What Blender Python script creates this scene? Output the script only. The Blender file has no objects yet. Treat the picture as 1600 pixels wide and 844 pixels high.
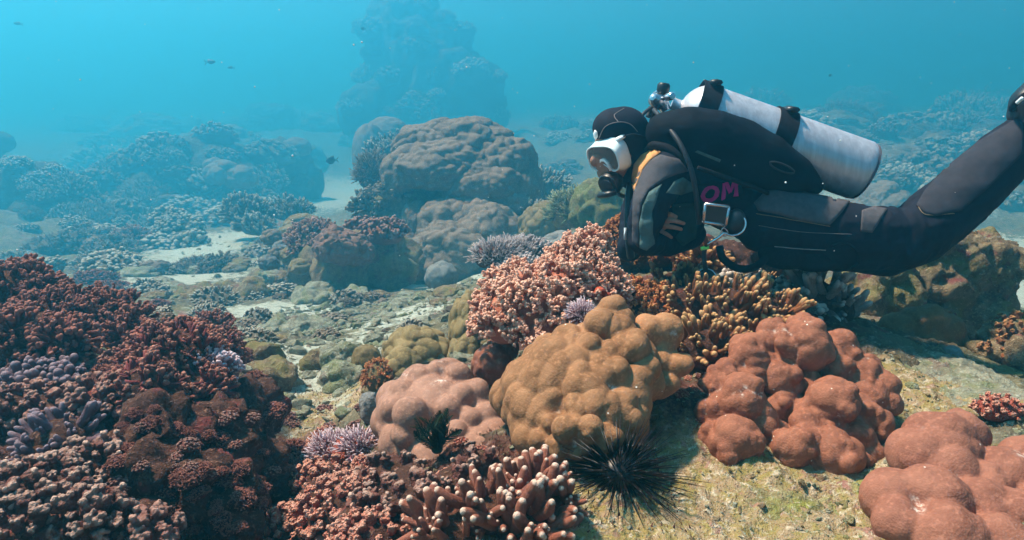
import bpy, math, random, time
import numpy as np
from mathutils import Vector, Matrix, Quaternion
from mathutils.bvhtree import BVHTree

T0 = time.time()
scene = bpy.context.scene
COL = scene.collection
random.seed(7)

# ------------------------------------------------------------------ camera
FPX = 1042.0                       # focal length in photograph pixels (1600 wide)
TILT = math.radians(14.5)
CAMZ = 1.5
cam_data = bpy.data.cameras.new('camera')
cam_data.sensor_width = 36.0
cam_data.lens = 36.0 * FPX / 1600.0
cam_data.clip_start = 0.02
cam_data.clip_end = 400.0
cam = bpy.data.objects.new('camera', cam_data)
COL.objects.link(cam)
cam.location = (0, 0, CAMZ)
cam.rotation_euler = (math.radians(90) - TILT, 0, 0)
scene.camera = cam

# ------------------------------------------------------------------ light
SUN_EL, SUN_AZ = math.radians(61), math.radians(-66)     # azimuth from +Y, negative = left
world = bpy.data.worlds.new('World')
scene.world = world
world.use_nodes = True
wn = world.node_tree
for n in list(wn.nodes): wn.nodes.remove(n)
wo = wn.nodes.new('ShaderNodeOutputWorld')
wb = wn.nodes.new('ShaderNodeBackground')
ws = wn.nodes.new('ShaderNodeTexSky')
ws.sky_type = 'NISHITA'
ws.sun_disc = False
ws.sun_elevation = SUN_EL
ws.sun_rotation = SUN_AZ
ws.air_density = 0.7; ws.dust_density = 0.6; ws.ozone_density = 2.0
wb.inputs['Strength'].default_value = 0.05
wn.links.new(ws.outputs[0], wb.inputs[0])
wn.links.new(wb.outputs[0], wo.inputs[0])
sun_data = bpy.data.lights.new('sun', 'SUN')
sun_data.energy = 5.0
sun_data.angle = math.radians(5)
sun_data.color = (1.0, 0.85, 0.70)
sun = bpy.data.objects.new('sun', sun_data)
COL.objects.link(sun)
sd = Vector((math.sin(SUN_AZ) * math.cos(SUN_EL), math.cos(SUN_AZ) * math.cos(SUN_EL), math.sin(SUN_EL)))
sun.rotation_euler = sd.to_track_quat('Z', 'Y').to_euler()
sun.location = sd * 40

scene.view_settings.view_transform = 'Standard'
scene.view_settings.look = 'None'
scene.view_settings.gamma = 1.0
scene.view_settings.exposure = 1.35
scene.view_settings.use_curve_mapping = False
cy = scene.cycles
cy.use_denoising = True
cy.max_bounces = 6; cy.diffuse_bounces = 2; cy.glossy_bounces = 2; cy.transmission_bounces = 4
cy.volume_bounces = 1; cy.transparent_max_bounces = 8
cy.sample_clamp_indirect = 4.0
cy.use_fast_gi = False
cy.use_adaptive_sampling = True; cy.adaptive_threshold = 0.03

# the water: one closed box of even blue-green haze round the reef
WATER_DENSITY = 0.068
WATER_SCATTER = (0.05, 0.44, 0.73)
WATER_ABSORB = (0.14, 0.30, 0.60)
WATER_G = 0.6

# ------------------------------------------------------------------ helpers
def ray(px, py):
    u, v = (px - 800) / FPX, (422 - py) / FPX
    ct, st = math.cos(TILT), math.sin(TILT)
    return Vector((u, ct + v * st, -st + v * ct))
def far(D):                        # the deeper reef stands well back, where the water veils it
    return D if D < 2.7 else 2.7 + (D - 2.7) * 2.8
def at(px, py, D):
    d = ray(px, py); D = far(D)
    return Vector((0, 0, CAMZ)) + d * (D / d.y)
def upx(D):                        # metres per photograph pixel at distance D
    return far(D) / FPX * 1.02
def to_px(P):
    ct, st = math.cos(TILT), math.sin(TILT)
    x, y, z = P[0], P[1], P[2] - CAMZ
    f = y * ct - z * st; u = y * st + z * ct
    return 800 + FPX * x / f, 422 - FPX * u / f

def hash3(ix, iy, iz, seed):
    h = (ix * 374761393 + iy * 668265263 + iz * 2147483647 + seed * 1274126177) & 0xFFFFFFFF
    h = ((h ^ (h >> 13)) * 1274126177) & 0xFFFFFFFF
    h = ((h ^ (h >> 16)) * 2246822519) & 0xFFFFFFFF
    return ((h ^ (h >> 15)) & 0xFFFFFF) / float(0xFFFFFF)
def vnoise(P, seed=0):             # value noise, -1..1
    I = np.floor(P).astype(np.int64); Fr = P - I
    w = Fr * Fr * Fr * (Fr * (Fr * 6 - 15) + 10)
    out = np.zeros(len(P))
    for dx in (0, 1):
        wx = w[:, 0] if dx else 1 - w[:, 0]
        for dy in (0, 1):
            wy = w[:, 1] if dy else 1 - w[:, 1]
            for dz in (0, 1):
                wz = w[:, 2] if dz else 1 - w[:, 2]
                out += wx * wy * wz * hash3(I[:, 0] + dx, I[:, 1] + dy, I[:, 2] + dz, seed)
    return out * 2 - 1
def fbm(P, octv=4, seed=0, gain=0.5, lac=2.03):
    a, s, t = 1.0, 0.0, 0.0
    out = np.zeros(len(P)); Q = np.array(P, dtype=float)
    for o in range(octv):
        out += a * vnoise(Q, seed + o * 17); t += a
        a *= gain; Q = Q * lac + 3.7
    return out / t

def mesh_np(name, V, Fs, smooth=True, tip=None):
    """V (n,3); Fs list of (m,k) index arrays"""
    me = bpy.data.meshes.new(name)
    V = np.asarray(V, dtype=np.float32)
    loops = np.concatenate([np.asarray(f, dtype=np.int32).ravel() for f in Fs])
    tot = np.concatenate([np.full(len(f), np.asarray(f).shape[1], dtype=np.int32) for f in Fs])
    start = np.concatenate([[0], np.cumsum(tot)[:-1]]).astype(np.int32)
    me.vertices.add(len(V)); me.vertices.foreach_set('co', V.ravel())
    me.loops.add(len(loops)); me.loops.foreach_set('vertex_index', loops)
    me.polygons.add(len(tot)); me.polygons.foreach_set('loop_start', start)
    try: me.polygons.foreach_set('loop_total', tot)
    except Exception: pass
    me.polygons.foreach_set('use_smooth', np.full(len(tot), smooth, dtype=bool))
    if tip is not None:
        a = me.attributes.new('tip', 'FLOAT', 'POINT')
        a.data.foreach_set('value', np.asarray(tip, dtype=np.float32))
    me.update(calc_edges=True)
    return me
def mesh_arrays(me):
    V = np.empty(len(me.vertices) * 3, dtype=np.float32); me.vertices.foreach_get('co', V)
    N = np.empty(len(me.vertices) * 3, dtype=np.float32); me.vertices.foreach_get('normal', N)
    return V.reshape(-1, 3).astype(float), N.reshape(-1, 3).astype(float)
def set_co(me, V):
    me.vertices.foreach_set('co', np.asarray(V, dtype=np.float32).ravel()); me.update()

def cells(P, cell, seed, stretch=(1, 1, 1)):
    """rounded swellings with creases between: 1 on tops, about 0 in the creases"""
    Q = P * np.asarray(stretch) / cell; I = np.floor(Q).astype(np.int64); best = np.full(len(P), 9.0)
    for dx in (-1, 0, 1):
        for dy in (-1, 0, 1):
            for dz in (-1, 0, 1):
                J = I + np.array([dx, dy, dz])
                c = J + np.stack([hash3(J[:, 0], J[:, 1], J[:, 2], seed + k) for k in range(3)], 1)
                best = np.minimum(best, ((Q - c) ** 2).sum(1))
    return 1 - np.clip(best, 0, 1)
class MB:
    """collects pieces into one mesh"""
    def __init__(s): s.V = []; s.F3 = []; s.F4 = []; s.T = []; s.n = 0
    def add(s, V, F, tip=0.0):
        V = np.asarray(V, dtype=float); F = np.asarray(F, dtype=np.int64)
        s.V.append(V); (s.F3 if F.shape[1] == 3 else s.F4).append(F + s.n)
        s.T.append(np.full(len(V), tip) if np.isscalar(tip) else np.asarray(tip, dtype=float)); s.n += len(V)
    def add2(s, V, F3, F4, tip=0.0):
        V = np.asarray(V, dtype=float)
        s.V.append(V)
        if len(F3): s.F3.append(np.asarray(F3) + s.n)
        if len(F4): s.F4.append(np.asarray(F4) + s.n)
        s.T.append(np.full(len(V), tip) if np.isscalar(tip) else np.asarray(tip, dtype=float)); s.n += len(V)
    def tube(s, pts, rad, sides=6, cap=True, tip=None, flat=None):
        pts = [Vector(p) for p in pts]; n = len(pts)
        if np.isscalar(rad): rad = [rad] * n
        V = []; tv = []
        t = (pts[1] - pts[0]).normalized()
        ref = Vector((0, 0, 1)) if abs(t.z) < 0.9 else Vector((1, 0, 0))
        a = t.cross(ref).normalized()
        for i, p in enumerate(pts):
            if i == 0: d = pts[1] - pts[0]
            elif i == n - 1: d = pts[-1] - pts[-2]
            else: d = (pts[i + 1] - pts[i]).normalized() + (pts[i] - pts[i - 1]).normalized()
            d = d.normalized() if d.length > 1e-9 else t
            a = (a - d * a.dot(d)); a = a.normalized() if a.length > 1e-9 else d.orthogonal().normalized()
            b = d.cross(a)
            for k in range(sides):
                an = 2 * math.pi * k / sides
                q = a * math.cos(an) + b * math.sin(an) * (flat if flat else 1.0)
                V.append(p + q * rad[i]); tv.append(tip[i] if tip else i / (n - 1))
        F4 = []; F3 = []
        for i in range(n - 1):
            for k in range(sides):
                k2 = (k + 1) % sides
                F4.append((i * sides + k, i * sides + k2, (i + 1) * sides + k2, (i + 1) * sides + k))
        if cap:
            V.append(pts[-1] + (pts[-1] - pts[-2]).normalized() * rad[-1] * 0.45); tv.append(tip[-1] if tip else 1.0)
            m = len(V) - 1
            for k in range(sides): F3.append(((n - 1) * sides + k, (n - 1) * sides + (k + 1) % sides, m))
            V.append(pts[0]); tv.append(tv[0]); m = len(V) - 1
            for k in range(sides): F3.append(((k + 1) % sides, k, m))
        s.add2([tuple(v) for v in V], F3, F4, tv)
    def arrays(s):
        return np.concatenate(s.V), [np.concatenate(x) for x in (s.F3, s.F4) if x], np.concatenate(s.T)
    def mesh(s, name, smooth=True):
        V, F, T = s.arrays()
        return mesh_np(name, V, F, smooth, T)

_ico = {}
def ico(level):
    if level in _ico: return _ico[level]
    t = (1 + 5 ** .5) / 2
    V = [(-1, t, 0), (1, t, 0), (-1, -t, 0), (1, -t, 0), (0, -1, t), (0, 1, t), (0, -1, -t), (0, 1, -t), (t, 0, -1), (t, 0, 1), (-t, 0, -1), (-t, 0, 1)]
    F = [(0, 11, 5), (0, 5, 1), (0, 1, 7), (0, 7, 10), (0, 10, 11), (1, 5, 9), (5, 11, 4), (11, 10, 2), (10, 7, 6), (7, 1, 8), (3, 9, 4), (3, 4, 2), (3, 2, 6), (3, 6, 8), (3, 8, 9), (4, 9, 5), (2, 4, 11), (6, 2, 10), (8, 6, 7), (9, 8, 1)]
    V = np.array(V, float); V /= np.linalg.norm(V, axis=1)[:, None]; F = np.array(F)
    for _ in range(level):
        e = np.concatenate([F[:, [0, 1]], F[:, [1, 2]], F[:, [2, 0]]]); e.sort(axis=1)
        u, inv = np.unique(e, axis=0, return_inverse=True); inv = inv.ravel()
        M = (V[u[:, 0]] + V[u[:, 1]]); M /= np.linalg.norm(M, axis=1)[:, None]
        m = inv.reshape(3, -1) + len(V); V = np.concatenate([V, M])
        F = np.concatenate([np.stack([F[:, 0], m[0], m[2]], 1), np.stack([F[:, 1], m[1], m[0]], 1), np.stack([F[:, 2], m[2], m[1]], 1), np.stack([m[0], m[1], m[2]], 1)])
    _ico[level] = (V, F)
    return _ico[level]

def sphere_dirs(n, rng, zmin=-1.0):
    k = np.arange(n) + 0.5
    z = 1 - (1 - zmin) * k / n
    ph = k * 2.399963 + rng.uniform(0, 6)
    r = np.sqrt(np.maximum(0, 1 - z * z))
    D = np.stack([r * np.cos(ph), r * np.sin(ph), z], 1) + rng.normal(0, 0.35 / math.sqrt(n), (n, 3))
    return D / np.linalg.norm(D, axis=1)[:, None]

def knob_dome(center, radii, nk, amp, seed, level=5, drape=1.0, warp=0.12, cut=-0.55, sub=0.0, big=0.12):
    """a massive coral head: ellipsoid swollen into nk rounded knobs with creases between; drape<1 draws knobs out downwards"""
    rng = np.random.RandomState(seed)
    D, F = ico(level)
    S = sphere_dirs(nk, rng) + rng.normal(0, .9 / math.sqrt(nk), (nk, 3)); S /= np.linalg.norm(S, axis=1)[:, None]
    st = np.array([1, 1, drape])
    Q = D + warp * np.stack([vnoise(D * 3.1 + 10 * k + seed, seed + k) for k in range(3)], 1)
    Q /= np.linalg.norm(Q, axis=1)[:, None]
    Qs, Ss = Q * st, S * st
    d = np.full(len(D), 9.0)
    for a in range(0, len(D), 20000):
        dd = ((Qs[a:a + 20000, None, :] - Ss[None]) ** 2).sum(2)
        d[a:a + 20000] = dd.min(1)
    c = math.sqrt(4 * math.pi / nk) * 0.62
    h = 1 - np.clip(d / (c * c), 0, 1.6)                 # 1 at knob tops, below 0 in creases
    r = 1 + amp * h + big * fbm(D * 1.7 + seed * 1.3, 2, seed + 5)
    if sub: r += sub * fbm(D * 14.0, 2, seed + 9)
    V = D * r[:, None]
    V[:, 2] = np.maximum(V[:, 2], cut + 0.03 * vnoise(D * 5, seed))
    V = V * np.asarray(radii) + np.asarray(center)
    return V, F

_mats = {}
def new_obj(name, me, mat=None, parent=None, loc=None):
    o = bpy.data.objects.new(name, me)
    COL.objects.link(o)
    if parent is not None: o.parent = parent
    if loc is not None: o.location = loc
    if mat is not None and me is not None and len(me.materials) == 0: me.materials.append(mat)
    return o
def tag(o, label, cat, group=None):
    o['label'] = label; o['category'] = cat
    if group: o['group'] = group
    return o
def thing(name, label, cat, loc, group=None, rotz=0.0):
    o = bpy.data.objects.new(name, None); COL.objects.link(o)
    o.empty_display_size = 0.05
    o.location = loc; o.rotation_euler = (0, 0, rotz)
    return tag(o, label, cat, group)
def world_part(name, me, mat, parent):          # mesh given in world coordinates
    org = Vector(parent.location) + (Vector(parent.parent.location) if parent.parent else Vector())
    me.transform(Matrix.Translation(-org))
    return new_obj(name, me, mat, parent)
def world_thing(name, me, mat, label, cat, base, group=None):
    me.transform(Matrix.Translation(-Vector(base)))
    return tag(new_obj(name, me, mat, None, base), label, cat, group)

def remesh(me, voxel, smooth=4, fac=0.5):
    """fuse overlapping closed shells into one skin and round it off"""
    o = bpy.data.objects.new('tmp', me); COL.objects.link(o)
    m = o.modifiers.new('r', 'REMESH'); m.mode = 'VOXEL'; m.voxel_size = voxel; m.adaptivity = 0
    if smooth:
        s = o.modifiers.new('s', 'SMOOTH'); s.factor = fac; s.iterations = smooth
    dg = bpy.context.evaluated_depsgraph_get()
    r = bpy.data.meshes.new_from_object(o.evaluated_get(dg))
    bpy.data.objects.remove(o); bpy.data.meshes.remove(me)
    r.polygons.foreach_set('use_smooth', np.ones(len(r.polygons), dtype=bool))
    r.materials.clear()
    return r

# ------------------------------------------------------------------ materials
def mat_new(name):
    m = bpy.data.materials.new(name); m.use_nodes = True
    nt = m.node_tree
    b = nt.nodes['Principled BSDF']
    return m, nt, b
def N(nt, t, **kw):
    n = nt.nodes.new(t)
    for k, v in kw.items():
        if k.startswith('i_'): n.inputs[k[2:].replace('_', ' ')].default_value = v
        else: setattr(n, k, v)
    return n
def mixc(nt, fac, a, b):
    m = nt.nodes.new('ShaderNodeMix'); m.data_type = 'RGBA'
    for i, v in ((0, fac), (6, a), (7, b)):
        if hasattr(v, 'is_output') or isinstance(v, bpy.types.NodeSocket): nt.links.new(v, m.inputs[i])
        elif i == 0: m.inputs[0].default_value = v
        else: m.inputs[i].default_value = (*v, 1) if len(v) == 3 else v
    return m.outputs[2]
def ramp(nt, sock, lo, hi):
    r = nt.nodes.new('ShaderNodeMapRange'); r.interpolation_type = 'SMOOTHSTEP'
    nt.links.new(sock, r.inputs[0]); r.inputs[1].default_value = lo; r.inputs[2].default_value = hi
    return r.outputs[0]
def noise(nt, co, scale, detail=3, rough=0.55, dist=0.0):
    n = N(nt, 'ShaderNodeTexNoise'); n.inputs['Scale'].default_value = scale
    n.inputs['Detail'].default_value = detail; n.inputs['Roughness'].default_value = rough; n.inputs['Distortion'].default_value = dist
    nt.links.new(co, n.inputs['Vector'])
    return n.outputs[0]
def coral_mat(name, base, alt, tip=None, tip0=0.6, tip1=1.0, scale=18, polyp=260, bump=0.35, speck=None, speck_amt=0.0, rough=0.75, fine=None, spec=0.12, crease=None):
    """living coral: two tissue colours in blotches, polyp relief, paler growing tips, sediment specks"""
    m, nt, b = mat_new(name)
    geo = N(nt, 'ShaderNodeNewGeometry'); co = geo.outputs['Position']
    f = ramp(nt, noise(nt, co, scale, 4, 0.6), 0.38, 0.62)
    c = mixc(nt, f, base, alt)
    n2 = noise(nt, co, polyp * 0.45, 2, 0.6)
    c = mixc(nt, ramp(nt, n2, 0.45, 0.75), c, tuple(min(1, x * 1.2 + 0.005) for x in (fine or base)))
    oi = N(nt, 'ShaderNodeObjectInfo')
    hs = N(nt, 'ShaderNodeHueSaturation')
    mr = N(nt, 'ShaderNodeMapRange'); nt.links.new(oi.outputs['Random'], mr.inputs[0]); mr.inputs[3].default_value = 0.78; mr.inputs[4].default_value = 1.18
    nt.links.new(mr.outputs[0], hs.inputs['Value']); nt.links.new(c, hs.inputs['Color']); c = hs.outputs[0]
    if tip:
        a = N(nt, 'ShaderNodeAttribute'); a.attribute_name = 'tip'
        c = mixc(nt, ramp(nt, a.outputs['Fac'], tip0, tip1), c, tip)
    if crease:
        a = N(nt, 'ShaderNodeAttribute'); a.attribute_name = 'crease'
        mu = N(nt, 'ShaderNodeMath', operation='MULTIPLY'); nt.links.new(ramp(nt, a.outputs['Fac'], .55, .95), mu.inputs[0]); nt.links.new(ramp(nt, noise(nt, co, 70, 3, .7), .48, .66), mu.inputs[1])
        c = mixc(nt, mu.outputs[0], c, crease)
        c = mixc(nt, ramp(nt, noise(nt, co, 5.5, 5, .65, .4), .60, .72), c, tuple(x * y for x, y in zip(base, (.62, .72, .8))))
        c = mixc(nt, ramp(nt, noise(nt, co, 30, 4, .7), .68, .76), c, tuple(min(.8, x * 1.5 + .05) for x in base))
    if speck:
        v = N(nt, 'ShaderNodeTexVoronoi'); v.inputs['Scale'].default_value = 62; nt.links.new(co, v.inputs['Vector'])
        lt = N(nt, 'ShaderNodeMath', operation='LESS_THAN'); nt.links.new(v.outputs['Distance'], lt.inputs[0]); lt.inputs[1].default_value = 0.11
        g2 = N(nt, 'ShaderNodeSeparateColor'); nt.links.new(v.outputs['Color'], g2.inputs[0])
        l2 = N(nt, 'ShaderNodeMath', operation='LESS_THAN'); nt.links.new(g2.outputs[0], l2.inputs[0]); l2.inputs[1].default_value = speck_amt
        mu = N(nt, 'ShaderNodeMath', operation='MULTIPLY'); nt.links.new(lt.outputs[0], mu.inputs[0]); nt.links.new(l2.outputs[0], mu.inputs[1])
        c = mixc(nt, mu.outputs[0], c, speck)
    nt.links.new(c, b.inputs['Base Color'])
    b.inputs['Roughness'].default_value = rough
    b.inputs['Specular IOR Level'].default_value = spec
    vb = N(nt, 'ShaderNodeTexVoronoi'); vb.inputs['Scale'].default_value = polyp; nt.links.new(co, vb.inputs['Vector'])
    nb = noise(nt, co, polyp * 0.25, 4, 0.65)
    ad = N(nt, 'ShaderNodeMath', operation='ADD'); nt.links.new(vb.outputs['Distance'], ad.inputs[0]); nt.links.new(nb, ad.inputs[1])
    bm = N(nt, 'ShaderNodeBump'); bm.inputs['Strength'].default_value = bump; bm.inputs['Distance'].default_value = 0.006
    nt.links.new(ad.outputs[0], bm.inputs['Height']); nt.links.new(bm.outputs[0], b.inputs['Normal'])
    return m
def plain_mat(name, col, rough=0.6, metal=0.0, spec=0.3, nscale=40, namp=0.15, bump=0.0, bscale=300, trans=0.0):
    m, nt, b = mat_new(name)
    tc = N(nt, 'ShaderNodeTexCoord'); co = tc.outputs['Object']
    f = ramp(nt, noise(nt, co, nscale, 4, 0.6), 0.3, 0.7)
    c = mixc(nt, f, tuple(x * (1 - namp) for x in col), tuple(min(1, x * (1 + namp)) for x in col))
    nt.links.new(c, b.inputs['Base Color'])
    b.inputs['Roughness'].default_value = rough; b.inputs['Metallic'].default_value = metal
    b.inputs['Specular IOR Level'].default_value = spec
    if trans: b.inputs['Transmission Weight'].default_value = trans
    if bump:
        bm = N(nt, 'ShaderNodeBump'); bm.inputs['Strength'].default_value = bump; bm.inputs['Distance'].default_value = 0.002
        nt.links.new(noise(nt, co, bscale, 3, 0.6), bm.inputs['Height']); nt.links.new(bm.outputs[0], b.inputs['Normal'])
    return m
# ------------------------------------------------------------------ seabed
CTRL = [(1000,844,.95),(1300,844,.95),(1600,844,.9),(900,844,.95),(1050,760,1.12),(1200,760,1.1),(1400,680,1.3),(1500,600,1.6),(1590,640,1.4),
 (1450,560,1.8),(1100,600,1.45),(1200,470,2.05),(1050,445,2.15),(1300,500,2.0),(950,450,2.2),(1560,500,3.6),(1590,420,5.0),(1590,340,8),(1420,310,8.5),
 (1300,230,12),(1450,225,13),(1250,185,17),(1500,195,18),(1000,300,8.5),(900,230,13),(850,200,18),(900,415,3.4),(860,340,5.2),
 (720,560,2.0),(600,600,1.95),(690,470,3.2),(640,450,4.0),(720,430,4.7),(560,520,2.8),(480,520,3.1),(430,490,3.5),(500,620,2.1),(440,720,1.7),
 (420,844,1.3),(560,844,1.1),(700,800,1.05),(600,700,1.4),(0,844,.95),(200,844,1.0),(0,640,1.4),(150,640,1.4),(250,700,1.35),(300,620,1.6),
 (0,450,2.2),(100,470,2.2),(200,500,2.2),(320,560,2.0),(380,620,1.9),(100,405,6),(250,450,4.2),(330,420,5),(370,370,6.5),(480,330,9.5),(540,290,13),
 (500,250,17),(0,330,8),(150,325,9.5),(280,345,8.5),(0,250,13),(150,280,14),(300,235,15),(450,240,16),(200,205,24),(450,195,24),(670,200,22),(800,185,26),
 (100,178,36),(1000,180,26),(1400,168,32),(800,168,44),(300,168,44),(1300,166,46)]
EXTRA = [(0,-1.5,.75),(-2.5,-1,.7),(2.5,-1,.75),(-6,2,.5),(6,2,.5),(-14,3,.2),(14,3,.4),(0,-9,.6),(-40,10,0),(40,10,0),(-80,10,0),(80,10,0),(0,170,.3),(-140,100,0),(140,100,0),(0,-90,.8),(-90,-40,.8),(90,-40,.8)]
_cp = np.array([tuple(at(*c)) for c in CTRL] + EXTRA)
def _uv(x, y):
    r = np.sqrt(x * x + y * y + 0.04)
    return np.stack([np.arctan2(x, y + 1e-9) * 2.2, np.log(r) * 1.4], -1)
_cu = _uv(_cp[:, 0], _cp[:, 1])
def _phi(d2): return np.sqrt(d2 + 0.02)
_A = _phi(((_cu[:, None] - _cu[None]) ** 2).sum(2))
_m = _cp[:, 2].mean()
_w = np.linalg.solve(_A + np.eye(len(_A)) * 1e-3, _cp[:, 2] - _m)
def Hbase(x, y):
    x = np.atleast_1d(np.asarray(x, float)); y = np.atleast_1d(np.asarray(y, float))
    out = np.empty(len(x)); q = _uv(x, y)
    for a in range(0, len(x), 20000):
        out[a:a + 20000] = _phi(((q[a:a + 20000, None] - _cu[None]) ** 2).sum(2)) @ _w
    return out + _m
def sandmask(x, y):
    """1 where the photograph shows clean sand channels (world metres)"""
    s = np.zeros(len(x))
    for (px, py, D, sx, sy) in SAND:
        p = at(px, py, D)
        k = far(D) / D; s = np.maximum(s, np.exp(-(((x - p.x) / sx / k) ** 2 + ((y - p.y) / sy / k) ** 2)))
    return s
SAND = [(345,385,6.2,.6,1.3),(520,310,11.5,1.5,3.2),(290,445,4.6,.45,.5),(430,495,3.5,.4,.45),(600,505,3.0,.35,.45),(480,560,2.6,.25,.3),(1590,470,4.2,.7,1.3),(1590,385,6.0,.8,.9),(1400,318,8.3,1.2,.7),(720,445,4.2,.7,.4),(540,560,2.5,.25,.5)]
def patch(x, y, spots):
    s = np.zeros(len(x))
    for (px, py, D, sx, sy) in spots:
        p = at(px, py, D); s = np.maximum(s, np.exp(-(((x - p.x) / sx) ** 2 + ((y - p.y) / sy) ** 2)))
    return s
CRUST = [(100,700,1.3,.5,.45),(50,520,2.0,.6,.4),(250,620,1.6,.4,.4),(330,760,1.4,.35,.35),(520,800,1.15,.35,.3),(660,780,1.15,.25,.2),(1120,480,1.9,.4,.3),(860,480,1.8,.3,.3),(1000,640,1.35,.18,.2)]
TURF = [(1180,800,1.05,.34,.28),(1000,830,1.0,.25,.2),(1330,740,1.15,.22,.2),(540,600,2.2,.25,.3),(1480,640,1.5,.2,.15)]
def H(x, y):
    x = np.atleast_1d(np.asarray(x, float)); y = np.atleast_1d(np.asarray(y, float))
    z = Hbase(x, y)
    r = np.sqrt(x * x + y * y)
    P = np.stack([x, y, np.zeros_like(x)], 1)
    sm = sandmask(x, y)
    k = 1 - 0.85 * sm
    amp = np.clip(0.018 * r, 0.012, 0.30)
    z += k * amp * fbm(P / np.clip(0.35 * r, 0.25, 4.0)[:, None].clip(0.25, 4.0) * 0 + P * 1.1, 3, 3) 
    z += k * np.clip(0.012 + 0.006 * r, 0, 0.05) * fbm(P * 5.0, 3, 11)
    rid = 1 - np.abs(fbm(P * 14.0, 3, 23))
    z += k * 0.030 * (rid - 0.75) * np.clip(6 / (r + 1), 0.2, 1)
    z += (0.25 + 0.75 * k) * 0.009 * fbm(P * 60.0, 2, 31) * np.clip(3 / (r + 1), 0, 1)
    return z
def ground(px, py, dmin=0.5, dmax=160):
    D = np.exp(np.linspace(math.log(dmin), math.log(dmax), 700))
    d = ray(px, py); s = D / d.y
    x = d.x * s; z = CAMZ + d.z * s
    g = H(x, D) - z
    i = int(np.argmax(g > 0))
    if g[i] <= 0: i = len(D) - 1
    return Vector((x[i], D[i], float(z[i])))
def gz(x, y): return float(H([x], [y])[0])

nth, nr = 620, 520
th = np.concatenate([np.linspace(-math.pi, -0.95, 40, endpoint=False), np.linspace(-0.95, 0.95, nth), np.linspace(0.95, math.pi, 41)[1:]])
th = th[:-1]
rr = np.concatenate([[0.02], np.exp(np.linspace(math.log(0.35), math.log(168), nr))])
TH, RR = np.meshgrid(th, rr)
X = (RR * np.sin(TH)).ravel(); Y = (RR * np.cos(TH)).ravel()
Z = H(X, Y)
nt_, n_r = len(th), len(rr)
idx = np.arange(nt_ * n_r).reshape(n_r, nt_)
a = idx[:-1, :]; b2 = np.roll(idx, -1, 1)[:-1, :]; c2 = np.roll(idx, -1, 1)[1:, :]; d2 = idx[1:, :]
Fg = np.stack([a, b2, c2, d2], -1).reshape(-1, 4)[:, ::-1]
me = mesh_np('seabed', np.stack([X, Y, Z], 1), [Fg])
at_ = me.attributes.new('sand', 'FLOAT', 'POINT'); at_.data.foreach_set('value', sandmask(X, Y).astype(np.float32))
for nm_, sp_ in (('crust', CRUST), ('turf', TURF)):
    at_ = me.attributes.new(nm_, 'FLOAT', 'POINT'); at_.data.foreach_set('value', patch(X, Y, sp_).astype(np.float32))

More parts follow.
